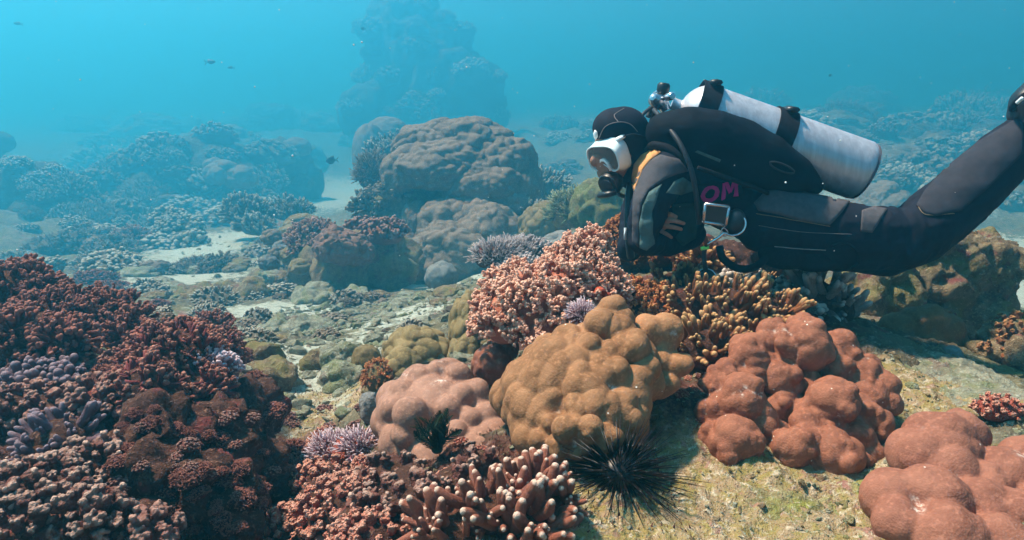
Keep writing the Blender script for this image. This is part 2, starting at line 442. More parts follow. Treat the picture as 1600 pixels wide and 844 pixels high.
def seabed_mat():
    m, nt, b = mat_new('seabed_material')
    geo = N(nt, 'ShaderNodeNewGeometry'); co = geo.outputs['Position']
    at_ = N(nt, 'ShaderNodeAttribute'); at_.attribute_name = 'sand'
    n1 = noise(nt, co, 2.2, 5, 0.65); n2 = noise(nt, co, 9, 5, 0.7); n3 = noise(nt, co, 45, 4, 0.7); n4 = noise(nt, co, 160, 3, 0.7)
    rock = mixc(nt, ramp(nt, n2, 0.35, 0.65), (0.09, 0.072, 0.048), (0.21, 0.19, 0.125))
    rock = mixc(nt, ramp(nt, n1, 0.48, 0.66), rock, (0.18, 0.155, 0.07))            # turf algae
    rock = mixc(nt, ramp(nt, noise(nt, co, 6.3, 4, 0.6), 0.58, 0.70), rock, (0.25, 0.10, 0.09))   # pink crust
    rock = mixc(nt, ramp(nt, n3, 0.52, 0.72), rock, (0.37, 0.35, 0.27))            # caught sediment
    rock = mixc(nt, ramp(nt, n4, 0.55, 0.8), rock, (0.07, 0.055, 0.04))
    def patchy(attr, lo, hi):
        q = N(nt, 'ShaderNodeAttribute'); q.attribute_name = attr
        ma = N(nt, 'ShaderNodeMath', operation='MULTIPLY_ADD'); nt.links.new(n2, ma.inputs[0]); ma.inputs[1].default_value = 1.2; ma.inputs[2].default_value = -.6
        a2 = N(nt, 'ShaderNodeMath', operation='ADD'); nt.links.new(q.outputs['Fac'], a2.inputs[0]); nt.links.new(ma.outputs[0], a2.inputs[1])
        return ramp(nt, a2.outputs[0], lo, hi)
    red = mixc(nt, ramp(nt, n2, .35, .65), (.055, .025, .02), (.15, .06, .045))
    red = mixc(nt, ramp(nt, n3, .52, .72), red, (.27, .14, .105)); red = mixc(nt, ramp(nt, n4, .52, .75), red, (.04, .02, .017))
    rock = mixc(nt, patchy('crust', .22, .55), rock, red)
    n5 = noise(nt, co, 26, 5, .7, .6)
    yel = mixc(nt, ramp(nt, n5, .40, .60), (.37, .26, .16), (.33, .255, .09))
    yel = mixc(nt, ramp(nt, noise(nt, co, 13, 4, .7), .55, .68), yel, (.38, .20, .16))
    yel = mixc(nt, ramp(nt, n3, .50, .66), yel, (.60, .50, .37)); yel = mixc(nt, ramp(nt, n4, .54, .72), yel, (.13, .10, .04))
    rock = mixc(nt, patchy('turf', .22, .55), rock, yel)
    sand = mixc(nt, ramp(nt, n3, 0.35, 0.7), (0.54, 0.55, 0.46), (0.32, 0.32, 0.25))
    sand = mixc(nt, ramp(nt, n4, 0.6, 0.8), sand, (0.75, 0.72, 0.64))
    ad = N(nt, 'ShaderNodeMath', operation='ADD'); nt.links.new(at_.outputs['Fac'], ad.inputs[0])
    mm = N(nt, 'ShaderNodeMath', operation='MULTIPLY_ADD'); nt.links.new(n2, mm.inputs[0]); mm.inputs[1].default_value = 1.9; mm.inputs[2].default_value = -0.98
    nt.links.new(mm.outputs[0], ad.inputs[1])
    c = mixc(nt, ramp(nt, ad.outputs[0], 0.30, 0.62), rock, sand)
    nt.links.new(c, b.inputs['Base Color']); b.inputs['Roughness'].default_value = 0.9; b.inputs['Specular IOR Level'].default_value = 0.08
    s = N(nt, 'ShaderNodeMath', operation='ADD'); nt.links.new(n3, s.inputs[0]); nt.links.new(n4, s.inputs[1])
    bm = N(nt, 'ShaderNodeBump'); bm.inputs['Strength'].default_value = 0.7; bm.inputs['Distance'].default_value = 0.02
    nt.links.new(s.outputs[0], bm.inputs['Height']); nt.links.new(bm.outputs[0], b.inputs['Normal'])
    return m
M_SEABED = seabed_mat()
o = new_obj('seabed', me, M_SEABED); o['kind'] = 'structure'
# ------------------------------------------------------------------ coral growth forms
def rnd_dir(rng, cone, axis=Vector((0, 0, 1))):
    a = rng.uniform(0, 2 * math.pi); t = cone * math.sqrt(rng.uniform(0, 1))
    v = Vector((math.sin(t) * math.cos(a), math.sin(t) * math.sin(a), math.cos(t)))
    return axis.to_track_quat('Z', 'Y') @ v
def blob_add(mb, c, r, rng, level=1, tip=1.0, sq=(1, 1, 1), rough=0.18):
    V, F = ico(level)
    k = 1 + rough * rng.normal(0, 1, len(V)).clip(-1.5, 1.5)
    mb.add(V * k[:, None] * r * np.asarray(sq) + np.asarray(c), F, tip)
def finger_cluster(seed, stems=3, r=0.17, cone=0.6, forks=2, sides=7, taper=0.72, kink=0.12):
    rng = np.random.RandomState(seed); mb = MB()
    for s in range(stems):
        d = rnd_dir(rng, cone); L = rng.uniform(0.75, 1.1); p = Vector((rng.normal(0, .12), rng.normal(0, .12), -0.25))
        pts = [p]
        for k in range(4):
            d = (d + Vector((rng.normal(0, kink), rng.normal(0, kink), 0.10))).normalized(); pts.append(pts[-1] + d * (L + .25) / 4)
        rr_ = [r * 1.1, r, r * 0.98, r * 0.9, r * taper]
        pts.append(pts[-1] + d * r * 0.45); rr_.append(r * taper * 0.62)
        mb.tube(pts, rr_, sides, tip=[0, .15, .35, .6, .9, 1.0])
        for f in range(rng.randint(0, forks + 1)):
            i = rng.randint(1, 4); q = pts[i]
            e = (rnd_dir(rng, 1.0, d) + Vector((0, 0, 0.35))).normalized(); l = rng.uniform(0.28, 0.5)
            r2 = r * rng.uniform(0.7, 0.9)
            mb.tube([q, q + e * l * .5, q + (e + Vector((0, 0, .25))).normalized() * l, q + (e + Vector((0, 0, .3))).normalized() * (l + r2 * .4)],
                    [r2, r2 * .95, r2 * taper, r2 * taper * .6], sides, tip=[.2, .5, .9, 1.0])
    return mb.mesh('finger_cluster')
def floret_cluster(seed, arms=6, nubs=6, nr=0.085):
    """short stalk dividing into heads of small rounded nubs (soft-looking bush coral)"""
    rng = np.random.RandomState(seed); mb = MB()
    mb.tube([(0, 0, -.4), (0, 0, 0), (.03, 0, .35)], [.2, .2, .16], 6, tip=[0, 0, .2])
    for a in range(arms):
        d = rnd_dir(rng, 1.15); b = Vector((0, 0, rng.uniform(0.0, .3))); e = b + d * rng.uniform(.45, .75)
        mb.tube([b, b + d * .25, e], [.13, .11, .10], 5, tip=[.1, .3, .5])
        for k in range(nubs):
            q = e + rnd_dir(rng, 1.5, d) * rng.uniform(.09, .20)
            blob_add(mb, q, nr * rng.uniform(.75, 1.25), rng, 1, rng.uniform(.6, 1.0))
    return mb.mesh('floret_cluster')
def acro_cluster(seed, n=11, r=0.055, cone=0.9):
    """thin pointed branchlets"""
    rng = np.random.RandomState(seed); mb = MB()
    for a in range(n):
        d = rnd_dir(rng, cone); L = rng.uniform(.7, 1.1); p = Vector((rng.normal(0, .14), rng.normal(0, .14), -.25))
        m = p + d * L * .6; e = p + (d + Vector((rng.normal(0, .12), rng.normal(0, .12), .25))).normalized() * (L + .25)
        mb.tube([p, m, e], [r * 1.3, r, r * .6], 5, tip=[0, .45, 1.0])
        for k in range(2):
            e2 = m + (rnd_dir(rng, 1.0, d)) * rng.uniform(.18, .32)
            mb.tube([m, e2], [r * .8, r * .5], 4, tip=[.4, 1.0])
    return mb.mesh('branchlet_cluster')
def nodule_cluster(seed, n=15):
    """stubby crusted stalk ending in a fist of uneven nodules"""
    rng = np.random.RandomState(seed); mb = MB()
    d = rnd_dir(rng, .3)
    mb.tube([(0, 0, -.5), (0, 0, 0), tuple(d * .45)], [.42, .38, .34], 8, tip=[0, .05, .3])
    for k in range(n):
        q = d * .42 + rnd_dir(rng, 1.7) * rng.uniform(.20, .42)
        blob_add(mb, q, rng.uniform(.09, .17), rng, 2, float(np.clip(.30 + q.z * .75, .1, 1)), rough=0.03)
    me = remesh(mb.mesh('nodule_cluster'), .052, 1)
    V, Nn = mesh_arrays(me); V = V + Nn * (0.07 * fbm(V * 7 + seed, 3, seed, gain=.65))[:, None]; set_co(me, V)
    t_ = me.attributes.get('tip') or me.attributes.new('tip', 'FLOAT', 'POINT')
    t_.data.foreach_set('value', np.clip(.20 + V[:, 2] * .8, 0, 1).astype(np.float32))
    return me
def lobe_cluster(seed, n=6):
    """rounded thumb-like lobes"""
    rng = np.random.RandomState(seed); mb = MB()
    for k in range(n):
        d = rnd_dir(rng, .95); L = rng.uniform(.5, .9); r = rng.uniform(.17, .27)
        p = Vector((rng.normal(0, .15), rng.normal(0, .15), -.3))
        mb.tube([p, p + d * L * .5, p + d * L, p + d * (L + r * .55), p + d * (L + r * .85)], [r * .9, r, r * 1.02, r * .8, r * .45], 8, tip=[0, .3, .6, .85, 1])
    return mb.mesh('lobe_cluster')
def thicket_cluster(seed, n=7):
    """crooked knobbly branchlets with swollen ends, as dense reef thickets show"""
    rng = np.random.RandomState(seed); mb = MB()
    for k in range(n):
        d = rnd_dir(rng, 1.0); p = Vector((0, 0, -.2)); pts = [p]
        for j in range(3):
            d = (d + Vector(rng.normal(0, .28, 3))).normalized(); pts.append(pts[-1] + d * rng.uniform(.25, .38))
        r = rng.uniform(.085, .13)
        mb.tube(pts, [r * 1.1, r, r * .95, r * 1.15], 6, tip=[0, .25, .55, .85])
        for j in range(3):
            q = pts[-1] + rnd_dir(rng, 1.3, d) * r * 1.1
            blob_add(mb, q, r * rng.uniform(.6, 1.0), rng, 1, rng.uniform(.8, 1.0))
    return mb.mesh('thicket_cluster')
CLUSTERS = {
 'finger': [finger_cluster(100 + i) for i in range(5)],
 'thumb': [finger_cluster(120 + i, stems=2, r=.20, cone=.5, forks=2, sides=9, taper=.66, kink=.16) for i in range(5)],
 'floret': [floret_cluster(140 + i, arms=8, nubs=8, nr=.078) for i in range(5)],
 'acro': [acro_cluster(160 + i) for i in range(4)],
 'nodule': [nodule_cluster(180 + i) for i in range(5)],
 'lobe': [lobe_cluster(200 + i) for i in range(4)],
 'thicket': [thicket_cluster(220 + i) for i in range(5)],
}
def tinted(kind, mat):
    """the growth form's meshes dressed in one coral's own material"""
    out = []
    for m in CLUSTERS[kind]:
        c = m.copy(); c.materials.clear(); c.materials.append(mat); out.append(c)
    return out

def blob_world(b):
    px, py, D, rx = b[:4]; ry = b[4] if len(b) > 4 else rx; rd = b[5] if len(b) > 5 else (rx + ry) / 2
    k = upx(D); return np.array(at(px, py, D)), np.array([rx * k, rd * k, ry * k])
def surface_points(blobs, n, rng, zmin=-0.25, back=0.75):
    W = [blob_world(b) for b in blobs]
    area = np.array([r[0] * r[2] for c, r in W]); area /= area.sum()
    pts = []
    for i, (c, r) in enumerate(W):
        ni = max(3, int(round(n * area[i] * 1.25)))
        for d in sphere_dirs(ni, rng, zmin):
            if d[1] > back: continue
            p = c + d * r
            if any(j != i and (((p - c2) / r2) ** 2).sum() < 0.8 for j, (c2, r2) in enumerate(W)): continue
            nn = Vector(d / r).normalized()
            pts.append((Vector(p), nn))
    return pts
def blob_mesh(blobs, seed, level=3, amp=0.12, shrink=0.9):
    mb = MB()
    W = [blob_world(b) for b in blobs]
    for i in range(1, len(W)):                 # bridge each swelling to its nearest neighbour
        j = min(range(i), key=lambda k: ((W[k][0] - W[i][0]) ** 2).sum()); W.append(((W[i][0] + W[j][0]) / 2, np.maximum(np.minimum(W[i][1], W[j][1]) * .7, np.abs(W[i][0] - W[j][0]) * .45)))
    for i, (c, r) in enumerate(W):
        V, F = ico(level)
        k = shrink * (1 + amp * fbm(V * 2.5 + seed + i * 3, 3, seed + i))
        mb.add(V * k[:, None] * r + c, F)
    return mb.mesh('base')
def snapped(blobs, f=.55):
    """stand each swelling on the seabed met at its foot"""
    out = []
    for b in blobs:
        ry = b[4] if len(b) > 4 else b[3]
        g = ground(b[0], b[1] + ry * f)
        D = g.y
        if abs(D - b[2]) > .45: D = b[2] + math.copysign(.45, D - b[2])
        out.append((b[0], b[1], D) + tuple(b[3:]))
    return out
def colony(name, label, blobs, n, kind, size_px, mat, base_mat, seed, cat='coral', group=None, zmin=-0.2, up=0.35, part='branch', back=0.75, sink=0.15, shrink=0.92, snap=False):
    """a branching colony: base + each branch cluster as a part of its own"""
    rng = np.random.RandomState(seed)
    if snap: blobs = snapped(blobs)
    c0, r0 = blob_world(blobs[0])
    base = Vector((c0[0], c0[1], min(blob_world(b)[0][2] - blob_world(b)[1][2] * 0.6 for b in blobs)))
    t = thing(name, label, cat, base, group)
    world_part('base', blob_mesh(blobs, seed, shrink=shrink), base_mat, t)
    meshes = tinted(kind, mat)
    s0 = size_px * upx(blobs[0][2])
    for p, nn in surface_points(blobs, n, rng, zmin, back):
        o = new_obj(part, meshes[rng.randint(len(meshes))], None, t)
        s = s0 * rng.uniform(.6, 1.45)
        d = (nn + Vector((0, 0, up)) + Vector(rng.normal(0, .12, 3))).normalized()
        q = d.to_track_quat('Z', 'Y') @ Quaternion((0, 0, 1), rng.uniform(0, 6.28))
        o.rotation_mode = 'QUATERNION'; o.rotation_quaternion = q
        o.location = p - base - nn * s * sink; o.scale = (s, s, s * rng.uniform(.9, 1.15))
    return t

def massive(name, label, lobes, voxel, mat, seed, knob=0, knob_r=(.28, .4), smooth=4, amp=0.004, freq=45, amp2=0.0, freq2=12, cat='coral', group=None, side=1.0, cell=0.0, camp=0.0, cst=(1, 1, .6)):
    """a massive lobed coral fused from rounded swellings given as (px, py, D, r px ...)"""
    rng = np.random.RandomState(seed); mb = MB(); V0, F0 = ico(3)
    lo = 9
    for b in lobes:
        c, r = blob_world(b); mb.add(V0 * r + c, F0); lo = min(lo, c[2] - r[2] * .5)
        for k in range(knob):
            d = rng.normal(0, 1, 3); d[1] -= .7; d[2] += .5; d /= np.linalg.norm(d)
            q = c + d * r * .86; rk = r * rng.uniform(*knob_r)
            mb.add(V0 * rk * np.array([1, 1, side]) + q, F0)
    me = remesh(mb.mesh('m'), voxel, smooth)
    V, Nn = mesh_arrays(me)
    disp = amp * fbm(V * freq, 3, seed)
    if amp2: disp = disp + amp2 * fbm(V * freq2, 3, seed + 40)
    if cell:
        cv = cells(V + .3 * cell * np.stack([vnoise(V / cell * .8 + 9 * k, seed + k) for k in range(3)], 1), cell, seed, cst); disp = disp + camp * (cv - .55)
    set_co(me, V + Nn * disp[:, None])
    if cell:
        q_ = me.attributes.new('crease', 'FLOAT', 'POINT'); q_.data.foreach_set('value', np.clip(1 - cv, 0, 1).astype(np.float32))
    c0, r0 = blob_world(lobes[0])
    return world_thing(name, me, mat, label, cat, Vector((c0[0], c0[1], lo)), group)
def dome(name, label, specs, mat, seed, nk=200, amp=.07, level=5, drape=1.0, cat='coral', group=None, cut=-0.7, sub=0.0, big=0.12, warp=.12):
    """one head of overlapping knobbed domes; specs (px,py,D,rx,ry[,rd])"""
    mb = MB(); lo = 9
    for i, s in enumerate(specs):
        c, r = blob_world(s)
        V, F = knob_dome(c, r, max(12, int(nk * (1 if i == 0 else (s[3] / specs[0][3]) ** 2))), amp, seed + i * 7, level, drape, cut=cut, sub=sub, big=big, warp=warp)
        mb.add(V, F); lo = min(lo, c[2] - r[2] * .6)
    c0, r0 = blob_world(specs[0])
    return world_thing(name, mb.mesh(name), mat, label, cat, Vector((c0[0], c0[1], lo)), group)
def rock(name, label, lobes, voxel, mat, seed, amp=0.03, freq=6, cat='rock', group=None, smooth=2, amp2=.01, freq2=30, snap=False, crag=1.0):
    rng = np.random.RandomState(seed); mb = MB(); V0, F0 = ico(3); lo = 9
    if snap: lobes = snapped(lobes)
    kd = far(lobes[0][2]) / lobes[0][2]; voxel *= kd; amp *= kd; amp2 *= kd; freq /= kd; freq2 /= kd
    for b in lobes:
        c, r = blob_world(b)
        k = 1 + .14 * fbm(V0 * 2 + seed + len(mb.V), 2, seed)
        mb.add(V0 * k[:, None] * r + c, F0); lo = min(lo, c[2] - r[2] * .6)
    me = remesh(mb.mesh('m'), voxel, smooth)
    V, Nn = mesh_arrays(me)
    rid = 1 - np.abs(fbm(V * freq, 4, seed)) * 2
    W_ = V + .25 / freq * np.stack([vnoise(V * freq * 1.5 + 9 * k, seed + k) for k in range(3)], 1)
    d = amp * (rid - .4) + amp2 * 1.5 * fbm(V * freq2, 3, seed + 3, gain=.65) + crag * amp * (cells(W_, 1.1 / freq, seed, (1, 1, 1.3)) - .6) + crag * amp * .45 * (cells(W_, .4 / freq, seed + 5) - .6)
    set_co(me, V + Nn * d[:, None])
    c0, r0 = blob_world(lobes[0])
    return world_thing(name, me, mat, label, cat, Vector((c0[0], c0[1], lo)), group)

# ------------------------------------------------------------------ coral and rock colours
def rock_mat(name, a, b_, turf, crust, sed, s=1.0):
    m, nt, b = mat_new(name)
    geo = N(nt, 'ShaderNodeNewGeometry'); co = geo.outputs['Position']
    n1 = noise(nt, co, 7 * s, 4, .6); n2 = noise(nt, co, 22 * s, 5, .7); n3 = noise(nt, co, 90 * s, 4, .7)
    c = mixc(nt, ramp(nt, n2, .35, .65), a, b_)
    c = mixc(nt, ramp(nt, n1, .48, .62), c, turf)
    c = mixc(nt, ramp(nt, noise(nt, co, 10 * s, 3, .6, .5), .58, .68), c, crust)
    c = mixc(nt, ramp(nt, n3, .53, .72), c, sed)
    c = mixc(nt, ramp(nt, noise(nt, co, 200 * s, 2, .6), .58, .75), c, tuple(x * .35 for x in a))
    nt.links.new(c, b.inputs['Base Color']); b.inputs['Roughness'].default_value = .9; b.inputs['Specular IOR Level'].default_value = .08
    ad = N(nt, 'ShaderNodeMath', operation='ADD'); nt.links.new(n2, ad.inputs[0]); nt.links.new(n3, ad.inputs[1])
    bm = N(nt, 'ShaderNodeBump'); bm.inputs['Strength'].default_value = .8; bm.inputs['Distance'].default_value = .02 / s
    nt.links.new(ad.outputs[0], bm.inputs['Height']); nt.links.new(bm.outputs[0], b.inputs['Normal'])
    return m
WHITE = (.80, .76, .70)
M = {
 'brown':  coral_mat('brown_tissue', (.34, .165, .08), (.25, .115, .052), scale=14, polyp=250, bump=.2, speck=WHITE, speck_amt=.07, crease=(.62, .52, .46)),
 'red':    coral_mat('brick_red_tissue', (.32, .122, .072), (.24, .087, .052), scale=12, polyp=250, bump=.2, speck=WHITE, speck_amt=.10, crease=(.62, .52, .46)),
 'rose':   coral_mat('rose_brown_tissue', (.30, .122, .080), (.23, .088, .058), scale=10, polyp=250, bump=.2, speck=WHITE, speck_amt=.04, crease=(.62, .52, .46)),
 'mauve':  coral_mat('rose_mauve_tissue', (.37, .195, .138), (.29, .15, .105), scale=10, polyp=250, bump=.18, crease=(.62, .52, .46)),
 'floret': coral_mat('salmon_florets', (.44, .155, .095), (.36, .12, .078), tip=(.80, .47, .34), tip0=.25, tip1=1, scale=25, polyp=500, bump=.3),
 'orange': coral_mat('orange_florets', (.36, .105, .04), (.26, .07, .03), tip=(.62, .28, .11), tip0=.5, tip1=1, scale=25, polyp=500, bump=.3),
 'amber':  coral_mat('amber_fingers', (.22, .08, .032), (.15, .055, .026), tip=(.54, .31, .14), tip0=.6, tip1=1, scale=20, polyp=420, bump=.3),
 'maroon': coral_mat('maroon_branches', (.13, .038, .033), (.08, .026, .026), tip=(.33, .13, .095), tip0=.6, tip1=1.0, scale=14, polyp=400, bump=.35),
 'crimson': coral_mat('crimson_branches', (.17, .038, .038), (.10, .027, .028), tip=(.42, .18, .125), tip0=.72, tip1=1.0, scale=11, polyp=400, bump=.35),
 'dusty':  coral_mat('dusty_pink_branches', (.16, .056, .046), (.095, .033, .03), tip=(.44, .25, .195), tip0=.5, tip1=1.0, scale=14, polyp=400, bump=.35),
 'pale':   coral_mat('pale_pink_nodules', (.15, .054, .042), (.085, .03, .025), tip=(.58, .38, .30), tip0=.58, tip1=1.0, scale=20, polyp=300, bump=.5),
 'purple': coral_mat('purple_fingers', (.12, .07, .085), (.09, .05, .062), tip=(.27, .19, .215), tip0=.55, tip1=1.0, scale=14, polyp=400, bump=.3),
 'lilac':  coral_mat('lilac_branchlets', (.34, .17, .20), (.26, .12, .15), tip=(.66, .52, .56), tip0=.6, tip1=.9, scale=14, polyp=400, bump=.3),
 'chestnut': coral_mat('chestnut_fingers', (.27, .10, .065), (.20, .07, .048), tip=(.60, .42, .33), tip0=.90, tip1=1.0, scale=14, polyp=400, bump=.25),
 'crust':  coral_mat('pink_crust', (.40, .10, .065), (.25, .055, .04), tip=(.62, .33, .24), tip0=.35, tip1=1.0, scale=24, polyp=260, bump=.8),
 'olive':  coral_mat('olive_tissue', (.22, .16, .075), (.16, .115, .052), scale=12, polyp=300, bump=.35),
 'tan':    coral_mat('taupe_tissue', (.19, .135, .10), (.14, .10, .072), scale=6, polyp=130, bump=.6, fine=(.23, .175, .135)),
 'greyblue': coral_mat('grey_blue_tissue', (.19, .185, .175), (.14, .135, .13), scale=8, polyp=160, bump=.4),
 'green':  coral_mat('green_branches', (.10, .12, .055), (.14, .15, .07), tip=(.28, .29, .16), tip0=.6, tip1=1, scale=12, polyp=260, bump=.4),
 'grey':   coral_mat('grey_fingers', (.26, .20, .17), (.20, .15, .135), tip=(.62, .55, .50), tip0=.55, tip1=1, scale=12, polyp=300, bump=.3),
 'silver': coral_mat('silver_branchlets', (.25, .19, .18), (.19, .14, .14), tip=(.52, .43, .42), tip0=.3, tip1=1, scale=12, polyp=300, bump=.3),
 'farpale': coral_mat('weathered_pale_branches', (.14, .115, .085), (.09, .075, .056), tip=(.46, .41, .33), tip0=.5, tip1=1, scale=3, polyp=60, bump=.4),
 'fardark': coral_mat('weathered_brown_coral', (.11, .08, .056), (.07, .054, .04), tip=(.27, .21, .155), tip0=.5, tip1=1, scale=3, polyp=60, bump=.5),
 'rock':   rock_mat('reef_rock', (.13, .09, .055), (.27, .20, .12), (.20, .17, .07), (.20, .07, .06), (.42, .34, .22)),
 'redrock': rock_mat('red_crusted_rock', (.055, .025, .02), (.11, .05, .035), (.08, .035, .022), (.19, .05, .045), (.27, .15, .11)),  # crust colour darkened to paint deeper shade between branches at colony bases
 'palerock': rock_mat('sandy_rock', (.19, .18, .13), (.34, .335, .25), (.20, .21, .11), (.22, .165, .125), (.50, .49, .39)),
 'farrock': rock_mat('far_reef_rock', (.065, .052, .036), (.14, .11, .075), (.11, .10, .045), (.11, .07, .05), (.27, .22, .15), s=.25),
}
# ================================================================== foreground corals
def lin(y, y0, d0, y1, d1): return d0 + (y - y0) * (d1 - d0) / (y1 - y0)
# brown massive coral at the centre
L = [(880,655,1.24,78),(930,655,1.21,76),(850,640,1.26,66),(880,600,1.29,80),(830,605,1.31,52),(800,620,1.34,34),(960,625,1.25,62),(905,560,1.35,58),
     (955,540,1.36,50),(958,506,1.38,34),(985,560,1.33,42),(860,565,1.36,44),(950,672,1.17,44),(885,682,1.17,38),(838,680,1.2,40),(975,655,1.2,40),(1000,600,1.28,34),(915,615,1.22,50)]
KN = [(958,487,1.38,21),(935,510,1.34,26),(965,520,1.33,26),(985,545,1.29,30),(1005,575,1.27,26,20),(990,590,1.25,32,20),(950,560,1.28,26),(920,550,1.29,28),(900,540,1.31,24),(880,560,1.30,24),
      (870,585,1.26,24),(905,590,1.22,26),(940,600,1.21,24),(960,585,1.23,24),(850,600,1.26,26),(830,590,1.29,22),(845,630,1.22,22),(870,625,1.20,22),(900,640,1.16,24),(930,635,1.16,24),
      (955,640,1.17,22),(975,625,1.19,22),(860,660,1.17,22),(890,670,1.12,24),(920,675,1.11,22),(950,685,1.11,22),(830,655,1.21,20),(820,625,1.27,20),(805,645,1.28,20),(845,690,1.15,20),(870,700,1.12,18),(905,703,1.11,18),(985,660,1.16,20),(935,575,1.25,22)]
massive('lobed_coral', 'large golden brown lobed coral in the centre with the black urchin at its foot', L + KN, .0040, M['brown'], 11, smooth=2, amp=.003, freq=38, cell=.046, camp=.021, cst=(1, .8, .55))
L = [(1010,520,1.40,30),(1040,518,1.41,30),(1028,545,1.40,30),(1010,560,1.4,30),(1055,570,1.36,30,19),(1030,566,1.36,22),(1038,600,1.33,27,18),(1010,590,1.36,26),(1068,566,1.37,16,14),(1030,612,1.32,16,12),(1000,545,1.42,34)]
massive('lobed_coral', 'small brown coral of rounded knobs tucked against the right of the golden brown coral', L, .0042, M['brown'], 12, smooth=3, amp=.0025, freq=40, cell=.035, camp=.006)
# brick red lobed coral
R_ = [(1256,542,42),(1206,526,26),(1248,508,20),(1314,540,25),(1169,563,34),(1122,603,28),(1159,622,40),(1148,690,42),(1120,682,28),(1110,640,24),(1217,592,31),(1262,600,22),(1306,577,28),(1354,577,26),(1382,604,24),(1392,630,18),
      (1301,628,40),(1264,650,30),(1338,642,28),(1362,624,24),(1238,700,36),(1306,712,42),(1264,735,30),(1338,684,28),(1360,708,20),(1370,660,24),(1317,742,24),(1180,660,34),(1140,650,28),(1170,590,26),(1135,585,24),(1180,545,24),
      (1230,560,20),(1275,565,22),(1285,680,30),(1250,720,26),(1290,742,22),(1330,720,24),(1165,715,24),(1345,605,22),(1300,605,20),(1330,560,20),(1225,625,18),(1205,570,18)]
L = [(x, y, lin(y, 505, 1.47, 745, 1.20) - (0.03 if r > 35 else 0), r) for x, y, r in R_]
L += [(1250,600,1.52,90),(1170,640,1.42,62),(1310,660,1.42,80),(1270,700,1.36,60),(1190,690,1.34,40),(1345,640,1.46,50),(1200,695,1.29,46),(1272,690,1.28,48),(1312,690,1.30,46),(1225,645,1.37,50),(1290,720,1.24,40)]
massive('lobed_coral', 'brick red coral of many rounded bulging lobes right of the urchin', L, .0042, M['red'], 13, smooth=2, amp=.003, freq=42, knob=4, knob_r=(.3, .48), cell=.043, camp=.015, cst=(1, 1, .8))
R_ = [(1469,700,60),(1438,712,48),(1502,682,40),(1570,740,48),(1605,725,44),(1640,740,50),(1400,782,52),(1455,790,66),(1528,800,56),(1585,815,55),(1650,800,60),(1410,822,50),(1480,850,70),(1560,860,60),(1480,740,50),(1540,760,40),(1500,660,22),(1440,690,30),(1485,720,30),(1600,770,30),(1530,770,26),(1660,860,60)]
L = [(x, y, lin(y, 660, 1.20, 830, .96), r) for x, y, r in R_]
massive('lobed_coral', 'smooth rose brown coral of big swollen lobes in the lower right corner', L, .0042, M['rose'], 14, smooth=6, amp=.003, freq=40, cell=.065, camp=.015, cst=(1, 1, .8))
# rose mauve mound
L = [(680,665,1.46,84),(640,648,1.46,55),(720,645,1.48,60),(660,612,1.54,46),(700,605,1.54,46),(745,645,1.46,45),(772,695,1.36,44),(745,722,1.32,56),(690,725,1.33,62),(630,690,1.4,42),(612,660,1.46,34),(622,625,1.5,34),(655,700,1.36,40)]
KN = [(641,648,1.36,30),(632,680,1.34,24),(665,650,1.38,22),(615,640,1.42,22),(630,612,1.46,22),(655,592,1.5,20),(685,580,1.52,20),(715,588,1.5,22),(745,615,1.46,24),(690,610,1.45,22),(665,620,1.44,22),(720,620,1.43,22),(760,650,1.40,24),(700,640,1.39,24),(735,655,1.38,22),(775,680,1.36,20),(605,670,1.42,18),(750,690,1.33,22),(710,680,1.33,24)]
massive('mound_coral', 'smooth pinkish brown mound coral left of the golden brown coral', L + KN, .0046, M['mauve'], 15, smooth=5, amp=.002, freq=36, cell=.05, camp=.010, cst=(1, .8, .6))
# olive knobbed heads behind
dome('mound_coral', 'olive knobbed coral head behind the pinkish brown mound', [(655,555,2.15,56,46),(630,575,2.05,32,34)], M['olive'], 21, nk=90, amp=.10)
dome('mound_coral', 'tall olive coral column with knobs left of the salmon bush coral', [(738,515,2.2,36,58),(728,560,2.1,30,40),(752,480,2.25,26,28)], M['olive'], 22, nk=70, amp=.12, drape=.8)
dome('mound_coral', 'small round olive coral head at the far left of the olive heads', [(573,562,2.3,23,24)], M['olive'], 23, nk=40, amp=.08, drape=.5, level=4)
dome('mound_coral', 'reddish brown coral head under the salmon bush coral', [(770,570,1.62,34,34),(785,545,1.66,24,24)], M['rose'], 25, nk=40, amp=.1, level=4)
colony('bush_coral', 'small rust bush coral growing on the side of the olive head', [(592,592,2.0,24,28)], 34, 'floret', 8, M['orange'], M['olive'], 26)

# salmon pink bush coral
colony('bush_coral', 'large salmon pink bush coral with tiny pale tips below the diver', [(835,490,1.62,68,62),(790,500,1.62,46,50),(900,430,1.75,50,48),(915,400,1.8,34,30),(870,470,1.65,60,60),(930,450,1.7,40,40),(800,455,1.7,40,32),(850,525,1.55,50,34)],
       285, 'floret', 21, M['floret'], M['floret'], 31, up=.15, shrink=.8)
colony('bush_coral', 'small orange bush coral between the salmon bush and the amber thicket', [(1000,475,1.72,42,34),(1030,490,1.68,26,24)], 60, 'floret', 13, M['orange'], M['redrock'], 32)
colony('bush_coral', 'dark orange bush coral in the shade under the diver\'s arms', [(972,378,2.45,26,36),(1015,398,2.4,44,24)], 70, 'floret', 11, M['orange'], M['redrock'], 33)
colony('soft_coral', 'little purple feathery soft coral beside the salmon bush coral', [(908,492,1.5,16,15)], 26, 'acro', 12, M['lilac'], M['maroon'], 34)
massive('sponge', 'bright red encrusting sponge patch on the salmon bush coral', [(938,455,1.58,10,7),(926,462,1.58,8,6),(948,462,1.58,7,5)], .003, coral_mat('red_sponge', (.42, .08, .04), (.30, .05, .03), polyp=300), 35, smooth=2, amp=.003, freq=70, cat='sponge')
